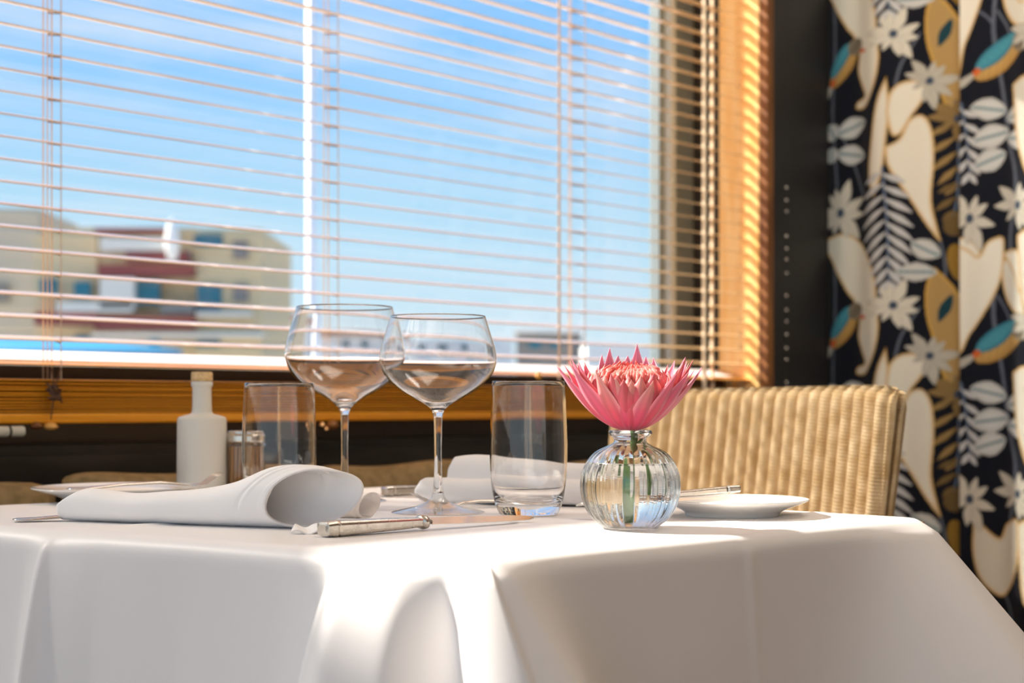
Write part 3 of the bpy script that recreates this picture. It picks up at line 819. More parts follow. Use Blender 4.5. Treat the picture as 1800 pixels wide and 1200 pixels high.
# ------------------------------------------------------------------ cutlery (built along +x, on z = 0)
def loft(secs, n=12, sq=2.6):
    """secs: (x, y centre, z centre, half width, half height)"""
    V = []
    for (x, yc, zc, w, h) in secs:
        for k in range(n):
            a = 2 * PI * k / n + PI / n; c, s_ = math.cos(a), math.sin(a)
            V.append((x, yc + w * math.copysign(abs(c) ** (2 / sq), c), zc + h * math.copysign(abs(s_) ** (2 / sq), s_)))
    F = grid_faces(len(secs), n, wrap=True); F.append(tuple(range(n))); F.append(tuple((len(secs) - 1) * n + k for k in range(n)))
    return V, F
def place(o, p, q):
    """root at p, its +x axis aimed at q"""
    d = Vector(q) - Vector(p); o.location = p
    o.rotation_euler = (0, -math.atan2(d.z, math.hypot(d.x, d.y)), math.atan2(d.y, d.x))
def knife(p, q, label, hl=0.082, bl=0.105, hw=0.0068, hh=0.0058, bh=0.0085, edge_up=False):
    t = empty('table_knife', p, label=label, cat='knife', group='table knives'); place(t, p, q)
    V, F = loft([(0, 0, hh, hw * .55, hh * .55), (0.001, 0, hh, hw * .95, hh * .9), (0.010, 0, hh, hw * 1.05, hh * 1.05), (0.0115, 0, hh, hw * .9, hh * .9), (0.013, 0, hh, hw * 1.02, hh), (hl * .6, 0, hh * 1.0, hw * .85, hh * .85), (hl * .93, 0, hh, hw * .68, hh * .68), (hl, 0, hh, hw * .64, hh * .64)], 16, 4.0)
    mb = MB().add(V, F); mb.build('handle', M['steel'], t, smooth=False, bevel=0.0004)
    V, F = loft([(hl - .001, 0, hh, hw * .7, hh * .7), (hl + .001, 0, hh, hw * .95, hh * .95), (hl + .004, 0, hh, hw * .95, hh * .95), (hl + .0055, 0, hh, hw * .6, hh * .55), (hl + .010, 0, hh, hw * .45, hh * .3)], 16, 2.2)
    MB().add(V, F).build('bolster', M['steel'], t, smooth=True)
    mb = MB(); V = []; x0 = hl + 0.008; K = 14
    for i in range(K + 1):
        x = x0 + (bl) * i / K; q_ = i / K
        w = bh * (0.75 + 0.25 * math.sin(PI * min(1, q_ + .25))) * (1 if q_ < .8 else math.sqrt(max(0.02, 1 - ((q_ - .8) / .2) ** 2)))
        zc = hh * (1 - 0.55 * q_)
        w *= 1.6; tl = 0.30 * w * 0.5; zc = max(zc, tl + 0.0010)
        V += [(x, -w * 0.5, zc - tl + 0.0003), (x, w * 0.5, zc + tl + 0.0009), (x, w * 0.5, zc + tl - 0.0009), (x, -w * 0.5, zc - tl - 0.0003)]
    F = grid_faces(K + 1, 4, wrap=True) + [(0, 1, 2, 3), tuple(K * 4 + k for k in range(4))]
    mb.add(V, F).build('blade', M['silver'], t, smooth=False)
    return t
def fork(p, q, label, L=0.19, name='table_fork'):
    t = empty(name, p, label=label, cat='fork', group='table forks'); place(t, p, q)
    hl = L * 0.70
    V, F = loft([(0, 0, 0.0020, .0035, .0006), (0.004, 0, 0.002, .0090, .0012), (0.02, 0, 0.0022, .0095, .0013), (hl * .5, 0, .005, .0040, .0016), (hl * .85, 0, .006, .0030, .0018), (hl, 0, .0045, .0045, .0014), (hl + .010, 0, .0028, .0105, .0009), (hl + .018, 0, .0022, .0118, .0008)], 14, 2.2)
    MB().add(V, F).build('handle', M['silver'], t, smooth=True)
    for k in range(4):
        y = (k - 1.5) * 0.0062
        V, F = loft([(hl + .015, y, .0022, .0021, .0008), (hl + .030, y, .0040, .0018, .0009), (L - .008, y, .0105, .0015, .0008), (L, y, .0150, .0007, .0005)], 8, 2.5)
        MB().add(V, F).build('tine', M['silver'], t, smooth=True)
    return t
knife(at(566, 944, 0.0002), at(930, 916, 0.0008), 'heavy silver table knife lying in front of the rolled napkin', hl=0.098, bl=0.120, hw=0.0085, hh=0.0062)
# butter knife on the right plate
pb = PR + Vector((-0.062, -0.012, 0.0165)); 
kb = knife(Vector((0, 0, 0)), Vector((1, 0, 0)), 'silver butter knife resting across the rim of the right-hand plate', hl=0.075, bl=0.065, hw=0.006, hh=0.0035)
a_ = at(1302, 865, 0.0245); b_ = at(1140, 880, 0.0168)
place(kb, a_, b_)
fL = fork(Vector((0, 0, 0)), Vector((1, 0, 0)), 'silver fork resting on the white plate at the far left', L=0.158)
place(fL, at(118, 863, 0.0170), at(362, 856, 0.0170))
fork(at(22, 917, 0.0002), at(420, 905, 0.0010), 'silver fork whose handle end sticks out from under the rolled napkin', L=0.19)
knife(at(674, 872, 0.0002), at(860, 862, 0.0010), 'silver knife with a round handle end poking out behind the folded napkin', hl=0.085, bl=0.09, hw=0.0065, hh=0.0055)
fork(at(1000, 887, 0.0002), at(760, 893, 0.001), 'silver fork lying flat under the front edge of the folded napkin', L=0.17)

# ------------------------------------------------------------------ napkins
def catmull(vals, q):
    n = len(vals) - 1; x = max(0, min(0.99999, q)) * n; i = int(x); t = x - i
    p = [vals[max(i - 1, 0)], vals[i], vals[i + 1], vals[min(i + 2, n)]]
    return 0.5 * ((2 * p[1]) + (-p[0] + p[2]) * t + (2 * p[0] - 5 * p[1] + 4 * p[2] - p[3]) * t * t + (-p[0] + 3 * p[1] - 3 * p[2] + p[3]) * t ** 3)
A0 = at(112, 915, 0); A1 = at(562, 930, 0)
nap = empty('napkin', (A0 + A1) / 2, label='white linen napkin rolled into a loose cone with its open end by the knife', cat='napkin', group='white napkins')
ax = (A1 - A0); LN = ax.length; ax.normalize(); pw = Vector((ax.y, -ax.x, 0))     # pw points towards the camera
V = []; NU, NV = 90, 120
turns = 1.62
for i in range(NU + 1):
    u = i / NU
    for j in range(NV + 1):
        v = j / NV
        ph = -PI * 0.55 + v * 2 * PI * turns      # angle; -pi/2 = bottom, 0 = towards camera, pi/2 = top
        shrink = 1.0 - 0.10 * v
        facing = math.cos(ph)
        # mouth: the near wall stops early, the far wall reaches on; the left end is cut the other way
        end = 1.0 + (-0.15 * facing if facing > 0 else -0.085 * facing) + 0.05 * math.sin(ph)
        if v > 0.8: end -= (v - 0.8) * 0.5
        beg = 0.0 + 0.085 * max(0, math.sin(ph)) + 0.02 * v
        q = beg + (end - beg) * u
        hgt = catmull([0.0275, 0.0275, 0.0245, 0.0270, 0.0300, 0.037, 0.0505, 0.052, 0.045], q / 1.10) * shrink
        wid = catmull([0.030, 0.034, 0.037, 0.038, 0.038, 0.043, 0.050, 0.054, 0.052], q / 1.10) * shrink
        s_ = math.sin(ph); c_ = math.cos(ph)
        z = hgt * 0.5 * (1 + math.copysign(abs(s_) ** 0.9, s_)) + 0.0012 * (1 - shrink) * 10
        y = wid * 0.5 * math.copysign(abs(c_) ** 0.85, c_)
        # lean of the top towards the back near the mouth
        y += -0.010 * max(0, q - 0.55) * (z / 0.05)
        hem = sum(math.exp(-((u - (0.955 - 0.022 * m)) / 0.0035) ** 2) for m in range(3)) + (1.5 * math.exp(-((u - 0.865) / 0.006) ** 2))
        k = 1 - 0.028 * hem
        p = A0 + ax * (q * LN) + pw * (y * k - 0.004) + Vector((0, 0, 0.0012 + z * k))
        V.append(p)
F = grid_faces(NU + 1, NV + 1)
o = obj('roll', V, F, M['linen'], nap, smooth=True, world_space=True)
md = o.modifiers.new('solid', 'SOLIDIFY'); md.thickness = 0.0011; md.offset = 0
# the loose tail curling out behind the mouth
B0 = at(548, 915, 0); B1 = at(650, 913, 0)
axb = (B1 - B0); LB = axb.length; axb.normalize(); pb_ = Vector((axb.y, -axb.x, 0))
V = []; NU2, NV2 = 30, 70
for i in range(NU2 + 1):
    u = i / NU2
    for j in range(NV2 + 1):
        v = j / NV2; ph = -PI * 0.7 + v * 2 * PI * 1.05
        end = 1.0 - 0.22 * math.cos(ph) + 0.05 * math.sin(ph)
        q = u * end
        r = (0.0115 - 0.0012 * v) * (0.9 + 0.12 * q)
        hem = 1 - 0.05 * math.exp(-((u - 0.9) / 0.02) ** 2)
        V.append(B0 + axb * (q * LB) + pb_ * (r * 1.15 * math.cos(ph) * hem) + Vector((0, 0, 0.013 + r * math.sin(ph) * hem)))
o = obj('tail', V, grid_faces(NU2 + 1, NV2 + 1), M['linen'], nap, smooth=True, world_space=True)
md = o.modifiers.new('solid', 'SOLIDIFY'); md.thickness = 0.0011; md.offset = 0
# crumpled layers lying in the mouth
V = []
L0, L1 = at(512, 939, 0), at(572, 938, 0)
for i in range(31):
    u = i / 30
    for j in range(13):
        v = j / 12
        p = L0.lerp(L1, u * 1.0) + Vector((0, 0.022 * (v - 0.1), 0.0016 + 0.0035 * v + 0.0016 * math.sin(u * 9 + v * 2)))
        V.append(p)
o = obj('inner_fold', V, grid_faces(31, 13), M['linen'], nap, smooth=True, world_space=True)
md = o.modifiers.new('solid', 'SOLIDIFY'); md.thickness = 0.001; md.offset = 0

C0 = at(730, 886, 0); C1 = at(1060, 892, 0)
nap2 = empty('napkin', (C0 + C1) / 2, label='white linen napkin folded over itself behind the wine glass and tumbler', cat='napkin', group='white napkins')
axc = (C1 - C0); LC = axc.length; axc.normalize(); pc = Vector((axc.y, -axc.x, 0))
prof = spline([(-0.050, 0.001), (-0.010, 0.0012), (0.010, 0.0015), (0.0165, 0.006), (0.0175, 0.0150), (0.012, 0.0225), (0.003, 0.0255), (-0.006, 0.0245), (-0.010, 0.022), (-0.012, 0.026), (-0.016, 0.038), (-0.024, 0.0455), (-0.034, 0.047), (-0.046, 0.043), (-0.056, 0.030), (-0.060, 0.010), (-0.056, 0.002)], 6)
V = []; NUc = 60
for i in range(NUc + 1):
    u = i / NUc
    for (y, z) in prof:
        bulk = catmull([0.70, 0.96, 1.06, 1.04, 0.97, 0.86, 0.78, 0.74, 0.70], u)
        q = u
        endr = math.sqrt(max(0.0, 1 - (max(0, 0.045 - u) / 0.045) ** 2))
        if z > 0.0256 or y < -0.0125:
            zz = 0.0245 + (z - 0.0245) * bulk if z > 0.0245 else z
            if u < 0.15: q = 0.13 + (u - 0.0) * (0.02 / 0.15)
        else:
            zz = z if y < -0.009 else 0.0125 + (z - 0.0125) * (0.35 + 0.65 * endr)
        V.append(C0 + axc * (q * LC) + pc * (y - 0.016) + Vector((0, 0, 0.0006 + zz + 0.0006 * math.sin(u * 17 + y * 90))))
o = obj('folded_cloth', V, grid_faces(NUc + 1, len(prof)), M['linen'], nap2, smooth=True, world_space=True)
md = o.modifiers.new('solid', 'SOLIDIFY'); md.thickness = 0.0012; md.offset = 0

# ------------------------------------------------------------------ bottle and toothpick jar
bo = empty('oil_bottle', at(355, 866, 0.0002), label='cream ceramic bottle with a cork stopper behind the left plate and tumbler', cat='bottle')
prof = spline([(0, 0), (0.0260, 0), (0.0285, 0.0015), (0.0290, 0.004)], 4)[:-1] + spline([(0.0290, 0.004), (0.0288, 0.03), (0.0286, 0.06), (0.0283, 0.083)], 3)[:-1] + spline([(0.0283, 0.083), (0.0270, 0.0880), (0.0200, 0.0905), (0.0130, 0.0925), (0.0112, 0.097)], 5)[:-1] + [(0.0110, 0.104), (0.0108, 0.122), (0.0112, 0.1235), (0.0125, 0.125), (0.0125, 0.1285), (0.0118, 0.130), (0.0085, 0.130), (0.008, 0.126), (0, 0.126)]
mb = MB(); mb.lathe(prof, 64); mb.build('body', M['ceramic'], bo, smooth=True)
mb = MB(); mb.lathe([(0, 0.1265), (0.0105, 0.1303), (0.0122, 0.1308), (0.0124, 0.1325), (0.0124, 0.1400), (0.0112, 0.1412), (0, 0.1412)], 48); mb.build('stopper', M['cork'], bo, smooth=False, bevel=0.0005)
ja = empty('toothpick_jar', at(430, 865, 0.0002), label='small glass jar with a steel lid, brown contents and black side handle', cat='jar')
mb = MB(); mb.lathe([(0, 0), (0.0215, 0), (0.0225, 0.001), (0.0225, 0.056), (0.0205, 0.059), (0.0190, 0.059), (0.0205, 0.055), (0.0205, 0.003), (0, 0.003)], 48); mb.build('body', M['glass'], ja, smooth=False)
mb = MB(); mb.lathe([(0, 0.0591), (0.0215, 0.0591), (0.0222, 0.061), (0.0222, 0.0665), (0.0215, 0.068), (0.0198, 0.0690), (0.0195, 0.0715), (0.0185, 0.0722), (0, 0.0722)], 48); mb.build('lid', M['steel'], ja, smooth=False, bevel=0.0004)
mb = MB()
for k in range(60):
    rr = 0.0185 * math.sqrt((k + .5) / 60); a = k * 2.4
    mb.tube([(rr * math.cos(a), rr * math.sin(a), 0.0035), (rr * math.cos(a + .1), rr * math.sin(a + .1), 0.054)], 0.00135, 6)
o = mb.build('toothpicks', M['picks'], ja); o['kind'] = 'stuff'
mb = MB(); mb.tube([(-0.020, 0.002, 0.062), (-0.0265, 0.003, 0.060), (-0.0285, 0.003, 0.048), (-0.0275, 0.003, 0.034), (-0.0225, 0.002, 0.027)], [0.003, 0.0035, 0.0035, 0.0035, 0.002], 12); mb.build('handle', M['black'], ja, smooth=True)

# ------------------------------------------------------------------ wicker chair
def chair():
    pr, pl = Vector((0.416, 1.715, 0)), Vector((0.105, 2.06, 0))      # right and left ends of the back
    mid = (pr + pl) / 2; dW = (pr - pl); Wd = dW.length; dW.normalize(); back = Vector((-dW.y, dW.x, 0))
    if back.y < 0: back = -back
    ch = empty('wicker_chair', (mid.x, mid.y, 0), label='pale wicker chair with a ribbed woven back behind the right-hand plate', cat='chair')
    nu, nv = 460, 46; V = []; UV = []
    z0, z1 = 0.46, None
    def pt(a, z, side):
        # a: arc position -W/2..W/2, side 0 front, 1 back
        q = a / (Wd / 2)
        bow = 0.030 * (q * q - 0.4)
        rec = (z - 0.46) * 0.16
        ribp = abs(math.sin(PI * a / 0.0186)) ** 0.5 * 0.0085
        th = 0.034
        off = -bow + rec + (-ribp if side == 0 else th + ribp)
        return mid + dW * a + back * off
    def topz(a):
        q = a / (Wd / 2)
        return 0.8762 + 0.002 * q - 0.012 * abs(q) ** 14
    for side in (0, 1):
        for i in range(nu + 1):
            a = -Wd / 2 + Wd * i / nu
            for j in range(nv + 1):
                v = j / nv; zt = topz(a); z = z0 + (zt - z0) * v
                q = abs(a) / (Wd / 2)
                p = pt(a * (1 - 0.05 * (1 - v) * 1.0), z, side)
                # round the top and the side edges over to the other face
                e1 = max(0.0, (z - (zt - 0.017)) / 0.017); e2 = max(0.0, (abs(a) - (Wd / 2 - 0.017)) / 0.017)
                r = min(1.0, math.hypot(e1, e2)); inset = 0.017 * (1 - math.sqrt(max(0, 1 - r * r)))
                p = p + back * (inset if side == 0 else -inset * 1.0)
                V.append((p.x, p.y, z)); UV.append((a, z))
    F = grid_faces(nu + 1, nv + 1); k = len(V) // 2
    F2 = [tuple(i + k for i in reversed(f)) for f in F]
    F = F + F2
    # close the rim between both faces
    def idx(i, j, s_): return s_ * k + i * (nv + 1) + j
    for i in range(nu): F.append((idx(i, nv, 0), idx(i + 1, nv, 0), idx(i + 1, nv, 1), idx(i, nv, 1)))
    for i in range(nu): F.append((idx(i, 0, 0), idx(i, 0, 1), idx(i + 1, 0, 1), idx(i + 1, 0, 0)))
    for j in range(nv):
        F.append((idx(0, j, 0), idx(0, j + 1, 0), idx(0, j + 1, 1), idx(0, j, 1)))
        F.append((idx(nu, j, 0), idx(nu, j, 1), idx(nu, j + 1, 1), idx(nu, j + 1, 0)))
    obj('backrest', V, F, M['wicker'], ch, smooth=True, uvs=UV, world_space=True)
    f = -back; c = mid + f * 0.22
    mb = MB(); mb.box((c.x, c.y, 0.435), (Wd * .96, 0.46, 0.05), (dW, f, Vector((0, 0, 1)))); o = mb.build('seat', M['wicker'], ch, world_space=True, bevel=0.012)
    for a in (-1, 1):
        for b in (0.01, 0.42):
            q = mid + dW * a * Wd * 0.43 + f * b
            mb = MB(); mb.box((q.x, q.y, 0.205), (0.04, 0.04, 0.41), (dW, f, Vector((0, 0, 1)))); mb.build('leg', M['wood'], ch, world_space=True)
chair()

# ------------------------------------------------------------------ printed curtain on the right wall
S_C = 1.885
def ct_from_px(px, py):
    """curtain cloth coordinates (t, z) of a picture position"""
    u = (px - 900) / FP; b = W0 + WD * S_C
    t = (u * b.y - b.x) / (WN.x - u * WN.y)
    Y = b.y + WN.y * t
    return t, CZ + (HY - py) / FP * Y
T0, T1 = ct_from_px(1447, 0)[0], 0.95
Z0c, Z1c = 0.04, 2.30
tc_cut = ct_from_px(1688, 0)[0]
NT, NZ = 620, 1150
tg = np.linspace(T0, T1, NT); zg = np.linspace(Z0c, Z1c, NZ)
TT, ZZ = np.meshgrid(tg, zg, indexing='ij')
colr = np.zeros((NT, NZ, 3)); colr[:] = (0.006, 0.008, 0.016)
nz_ = np.sin(TT * 310 + 3 * np.sin(ZZ * 40)) * 0.5 + np.sin(ZZ * 260 + 2 * np.sin(TT * 55)) * 0.5
REP = 0.565
cream, gold, tanc, grey, teal, blue = np.array((0.95, 0.92, 0.78)), np.array((0.72, 0.42, 0.07)), np.array((0.46, 0.30, 0.11)), np.array((0.78, 0.80, 0.76)), np.array((0.05, 0.24, 0.32)), np.array((0.07, 0.10, 0.15))
def seg_dist(px, py, ax_, ay, bx, by):
    dx, dy = bx - ax_, by - ay; L2 = dx * dx + dy * dy + 1e-12
    t = np.clip(((px - ax_) * dx + (py - ay) * dy) / L2, 0, 1)
    return np.hypot(px - ax_ - t * dx, py - ay - t * dy), t
def window_of(x0, x1, y0, y1):
    i0, i1 = np.searchsorted(tg, x0), np.searchsorted(tg, x1); j0, j1 = np.searchsorted(zg, y0), np.searchsorted(zg, y1)
    return max(0, i0 - 1), min(NT, i1 + 1), max(0, j0 - 1), min(NZ, j1 + 1)
def clipmask(sec, X):
    if sec == 'A': return X < tc_cut
    if sec == 'B': return X >= tc_cut
    return np.ones_like(X, bool)
def paint_poly(pts, fill, rim, rimw=0.0075, sec=None, reps=(-1, 0, 1), veins=(1.0, 0.4), smooth=4):
    P = [ct_from_px(*p) for p in pts]
    S = spline(P + [P[0]], smooth)
    for rp in reps:
        Q = [(a, b + rp * REP) for a, b in S]
        xs = [q[0] for q in Q]; ys = [q[1] for q in Q]
        i0, i1, j0, j1 = window_of(min(xs), max(xs), min(ys), max(ys))
        if i1 <= i0 or j1 <= j0: continue
        X = TT[i0:i1, j0:j1]; Yc = ZZ[i0:i1, j0:j1]
        inside = np.zeros_like(X, bool); D = np.full_like(X, 9.0)
        for a, b in zip(Q[:-1], Q[1:]):
            c = ((a[1] > Yc) != (b[1] > Yc))
            with np.errstate(divide='ignore', invalid='ignore'):
                xi = (b[0] - a[0]) * (Yc - a[1]) / (b[1] - a[1] + 1e-15) + a[0]
            inside ^= c & (X < xi)
            d, _ = seg_dist(X, Yc, a[0], a[1], b[0], b[1]); D = np.minimum(D, d)
        inside &= clipmask(sec, X)
        k = np.clip(D / rimw, 0, 1)[..., None]
        st = 0.97 + 0.03 * np.sin((X * veins[0] + Yc * veins[1]) * 900)[..., None]
        c = (rim * (1 - k) + fill * k) * st
        colr[i0:i1, j0:j1][inside] = c[inside]
def paint_ellipse(cx, cy, rx, ry, ang, fill, rim=None, mid=None, sec=None, reps=(-1, 0, 1), point=1.0):
    """ellipse in picture units; ang in degrees, picture sense (y down)"""
    c = ct_from_px(cx, cy); sx = abs(ct_from_px(cx + 1, cy)[0] - c[0]); sy = abs(ct_from_px(cx, cy + 1)[1] - c[1])
    for rp in reps:
        ct_, cz_ = c[0], c[1] + rp * REP; R = max(rx, ry) * max(sx, sy) * 1.1
        i0, i1, j0, j1 = window_of(ct_ - R * 1.3, ct_ + R * 1.3, cz_ - R * 1.3, cz_ + R * 1.3)
        if i1 <= i0 or j1 <= j0: continue
        X = (TT[i0:i1, j0:j1] - ct_) / sx; Yc = -(ZZ[i0:i1, j0:j1] - cz_) / sy
        a = math.radians(ang); u = (X * math.cos(a) + Yc * math.sin(a)) / rx; v = (-X * math.sin(a) + Yc * math.cos(a)) / ry
        prof_ = np.clip(1 - np.abs(u) ** (2 / point), 0, 1) ** (0.5 * point if point > 1 else 0.5)
        ins = (np.abs(u) < 1) & (np.abs(v) < prof_) & clipmask(sec, TT[i0:i1, j0:j1])
        cc = np.broadcast_to(fill, X.shape + (3,)).copy() * (0.92 + 0.08 * np.sin(u * 22 + np.abs(v) * 9))[..., None]
        if rim is not None:
            k = (np.abs(v) / np.maximum(prof_, 1e-3))[..., None] ** 3; cc = cc * (1 - k) + rim * k
        if mid is not None:
            k = (np.exp(-(v * ry / 3.0) ** 2) * (np.abs(u) < .92))[..., None] * 0.8; cc = cc * (1 - k) + mid * k
        colr[i0:i1, j0:j1][ins] = cc[ins]
def paint_line(pts, w, c, sec=None, reps=(-1, 0, 1)):
    P = [ct_from_px(*p) for p in pts]; S = spline(P, 5)
    for rp in reps:
        for a, b in zip(S[:-1], S[1:]):
            a = (a[0], a[1] + rp * REP); b = (b[0], b[1] + rp * REP)
            i0, i1, j0, j1 = window_of(min(a[0], b[0]) - w, max(a[0], b[0]) + w, min(a[1], b[1]) - w, max(a[1], b[1]) + w)
            if i1 <= i0 or j1 <= j0: continue
            X = TT[i0:i1, j0:j1]; Yc = ZZ[i0:i1, j0:j1]
            d, _ = seg_dist(X, Yc, a[0], a[1], b[0], b[1]); ins = (d < w) & clipmask(sec, X)
            k = (d / w)[..., None]; cc = c * (1.25 - 0.5 * k)
            colr[i0:i1, j0:j1][ins] = cc[ins]
def paint_flower(cx, cy, R, fill=cream, n=9, sec=None, rot=0, squash=0.85, core=blue):
    for k in range(n):
        a = rot + 360 * k / n + 8 * math.sin(k * 2.3); L = R * (0.88 + 0.2 * math.sin(k * 1.7))
        dx, dy = math.cos(math.radians(a)) * squash, math.sin(math.radians(a))
        paint_ellipse(cx + dx * L * 0.55, cy + dy * L * 0.55, L * 0.48, L * 0.19, math.degrees(math.atan2(dy, dx)), fill, rim=fill * 0.55, mid=fill * 0.75, sec=sec, point=1.5)
    paint_ellipse(cx, cy, R * 0.13, R * 0.15, 0, core, sec=sec)
def paint_fern(x0, y0, x1, y1, L, c=np.array((0.72, 0.74, 0.74)), n=9, sec=None):
    paint_line([(x0, y0), ((x0 + x1) / 2 + 3, (y0 + y1) / 2), (x1, y1)], 0.0022, blue * 2, sec)
    for k in range(n):
        q = (k + 0.5) / n; x = x0 + (x1 - x0) * q; y = y0 + (y1 - y0) * q; l_ = L * (0.45 + 0.75 * math.sin(PI * min(1, q * 0.85 + 0.12)))
        for sg in (-1, 1):
            a = math.degrees(math.atan2(0.55 + 0.5 * q, sg * (1.15 - 0.5 * q)))
            dx, dy = math.cos(math.radians(a)), math.sin(math.radians(a))
            paint_ellipse(x + dx * l_ * 0.5, y + dy * l_ * 0.5, l_ * 0.52, 6.0, a, c, rim=c * 0.45, sec=sec, point=1.6)
def paint_leaflet(cx, cy, rx, ry, ang, sec=None): paint_ellipse(cx, cy, rx, ry, ang, grey, rim=grey * 0.65, mid=teal * 0.7, sec=sec, point=1.3)
def paint_bird(x0, y0, x1, y1, sec=None):
    """tail (x0, y0) to head (x1, y1)"""
    ang = math.degrees(math.atan2(y1 - y0, x1 - x0)); cx, cy = (x0 + x1) / 2, (y0 + y1) / 2; L = math.hypot(x1 - x0, y1 - y0)
    paint_ellipse(x0 - (x1 - x0) * .22, y0 - (y1 - y0) * .3 + 6, L * 0.24, 7, ang, cream * 0.6, sec=sec)
    paint_ellipse(cx, cy + 7, L * 0.50, L * 0.22, ang, np.array((0.62, 0.38, 0.12)), rim=np.array((0.40, 0.22, 0.05)), sec=sec)
    paint_ellipse(cx - L * .06, cy - 6, L * 0.42, L * 0.15, ang - 4, np.array((0.08, 0.36, 0.46)), rim=np.array((0.03, 0.15, 0.22)), sec=sec)
    paint_ellipse(x1, y1, L * 0.20, L * 0.18, ang, np.array((0.20, 0.17, 0.12)), rim=np.array((0.36, 0.30, 0.2)), sec=sec)
    paint_ellipse(x1 + L * 0.20, y1 + 8, 7, 4, 10, np.array((0.75, 0.14, 0.03)), sec=sec)
    paint_ellipse(x0 + 4, y0 + 3, 8, 6, ang, np.array((0.78, 0.16, 0.04)), sec=sec)
stemc = np.array((0.12, 0.14, 0.18))
# stems first
paint_line([(1460, -20), (1464, 70), (1458, 200), (1468, 330), (1465, 430)], 0.0040, stemc, 'A')
paint_line([(1480, 240), (1505, 300), (1522, 345)], 0.0028, stemc, 'A')
paint_line([(1618, 60), (1590, 110), (1580, 150)], 0.0030, stemc, 'A')
paint_line([(1648, 420), (1655, 480), (1640, 560)], 0.0026, stemc, 'A')
paint_line([(1753, -30), (1748, 60), (1765, 160), (1778, 250), (1792, 320), (1780, 420), (1785, 480)], 0.0042, stemc, 'B')
paint_line([(1722, 20), (1745, 40), (1752, 80)], 0.0026, stemc, 'B')
paint_line([(1755, 520), (1778, 560), (1785, 600)], 0.0026, stemc, 'B')
# valley section: brown-gold leaf and brown blossoms
paint_poly([(1640, -15), (1662, 8), (1685, 50), (1693, 100), (1691, 150), (1678, 195), (1664, 205), (1650, 170), (1640, 120), (1628, 70), (1628, 20)], tanc * 1.1, gold, sec='A')
paint_ellipse(1655, 55, 8, 26, 20, teal * 0.25, sec='A', point=1.4)
paint_fern(1668, 175, 1672, 330, 42, tanc * 0.9, 6, 'A')
paint_fern(1672, 310, 1665, 380, 30, tanc * 0.5, 3, 'A')
paint_ellipse(1672, 460, 14, 34, -10, gold * 0.5, sec='A'); paint_ellipse(1668, 395, 16, 18, 0, tanc * 0.4, sec='A')
paint_flower(1672, 205, 46, tanc * 0.8, 9, 'A', rot=20)
# left and middle leaves
paint_poly([(1430, -30), (1455, 0), (1470, 25), (1488, 52), (1500, 65), (1512, 90), (1509, 125), (1517, 150), (1525, 170), (1508, 180), (1506, 192), (1526, 190), (1542, 165), (1552, 135), (1556, 100), (1552, 60), (1550, 25), (1538, -10), (1515, -40), (1480, -52)], cream, gold, sec='A')
paint_poly([(1567, 137), (1550, 185), (1539, 260), (1535, 310), (1543, 345), (1550, 340), (1562, 300), (1568, 240), (1572, 190)], cream * 0.95, gold * 0.9, sec='A')
paint_poly([(1566, 200), (1572, 165), (1590, 145), (1618, 142), (1630, 155), (1622, 180), (1605, 205), (1588, 236), (1574, 238)], cream, gold, sec='A')
paint_poly([(1565, 260), (1585, 245), (1600, 212), (1622, 202), (1637, 225), (1641, 280), (1637, 350), (1645, 400), (1649, 424), (1633, 402), (1608, 362), (1585, 325), (1568, 292)], cream, gold, sec='A')
paint_fern(1561, 296, 1571, 505, 46, n=10, sec='A')
paint_flower(1577, 62, 48, cream, 10, 'A', rot=10)
paint_flower(1634, 142, 46, cream * 0.72, 9, 'A', rot=35)
paint_flower(1475, 374, 56, cream * 0.92, 10, 'A', rot=5)
for a in ((1497, 225, 30, 19, -14), (1496, 272, 29, 18, 14), (1456, 232, 16, 17, 60), (1455, 272, 14, 18, 90), (1626, 438, 26, 18, 30), (1612, 478, 32, 17, 4)): paint_leaflet(*a, 'A')
paint_bird(1455, 142, 1504, 82, 'A')
# right section
paint_poly([(1680, -70), (1700, -75), (1722, -60), (1732, -30), (1728, 0), (1712, 45), (1696, 85), (1686, 140), (1680, 60)], cream, gold * 0.9, sec='B')
paint_poly([(1760, -40), (1764, 0), (1775, 30), (1796, 48), (1830, 40), (1840, -20), (1800, -60)], cream * 0.9, gold, sec='B')
paint_poly([(1684, 430), (1705, 440), (1722, 450), (1738, 424), (1764, 416), (1768, 440), (1764, 480), (1752, 515), (1730, 555), (1705, 590), (1686, 612)], cream * 1.05, gold, sec='B', reps=(0,))
paint_poly([(1764, 446), (1785, 438), (1815, 450), (1830, 500), (1800, 515), (1786, 480)], cream, gold * 0.9, sec='B', reps=(0, 1))
paint_poly([(1712, 912), (1725, 918), (1758, 945), (1772, 920), (1797, 912), (1800, 950), (1797, 990), (1785, 1025), (1765, 1048), (1740, 1035), (1720, 1008), (1710, 965)], cream * 0.9, gold, sec='B', reps=(0,))
paint_poly([(1795, 920), (1850, 900), (1880, 960), (1850, 1040), (1810, 1060)], cream * 0.9, gold, sec='B', reps=(0, 1))
paint_fern(1690, 182, 1706, 315, 36, n=6, sec='B')
paint_flower(1705, 384, 56, cream * 0.92, 8, 'B', rot=15)
paint_flower(1797, 362, 52, cream * 0.85, 8, 'B', rot=0)
for a in ((1739, 192, 34, 20, 14), (1744, 240, 33, 22, -8), (1742, 282, 30, 21, -18), (1800, 200, 28, 19, -15), (1801, 245, 28, 19, 10)): paint_leaflet(*a, 'B')
paint_bird(1714, 124, 1806, 72, 'B')
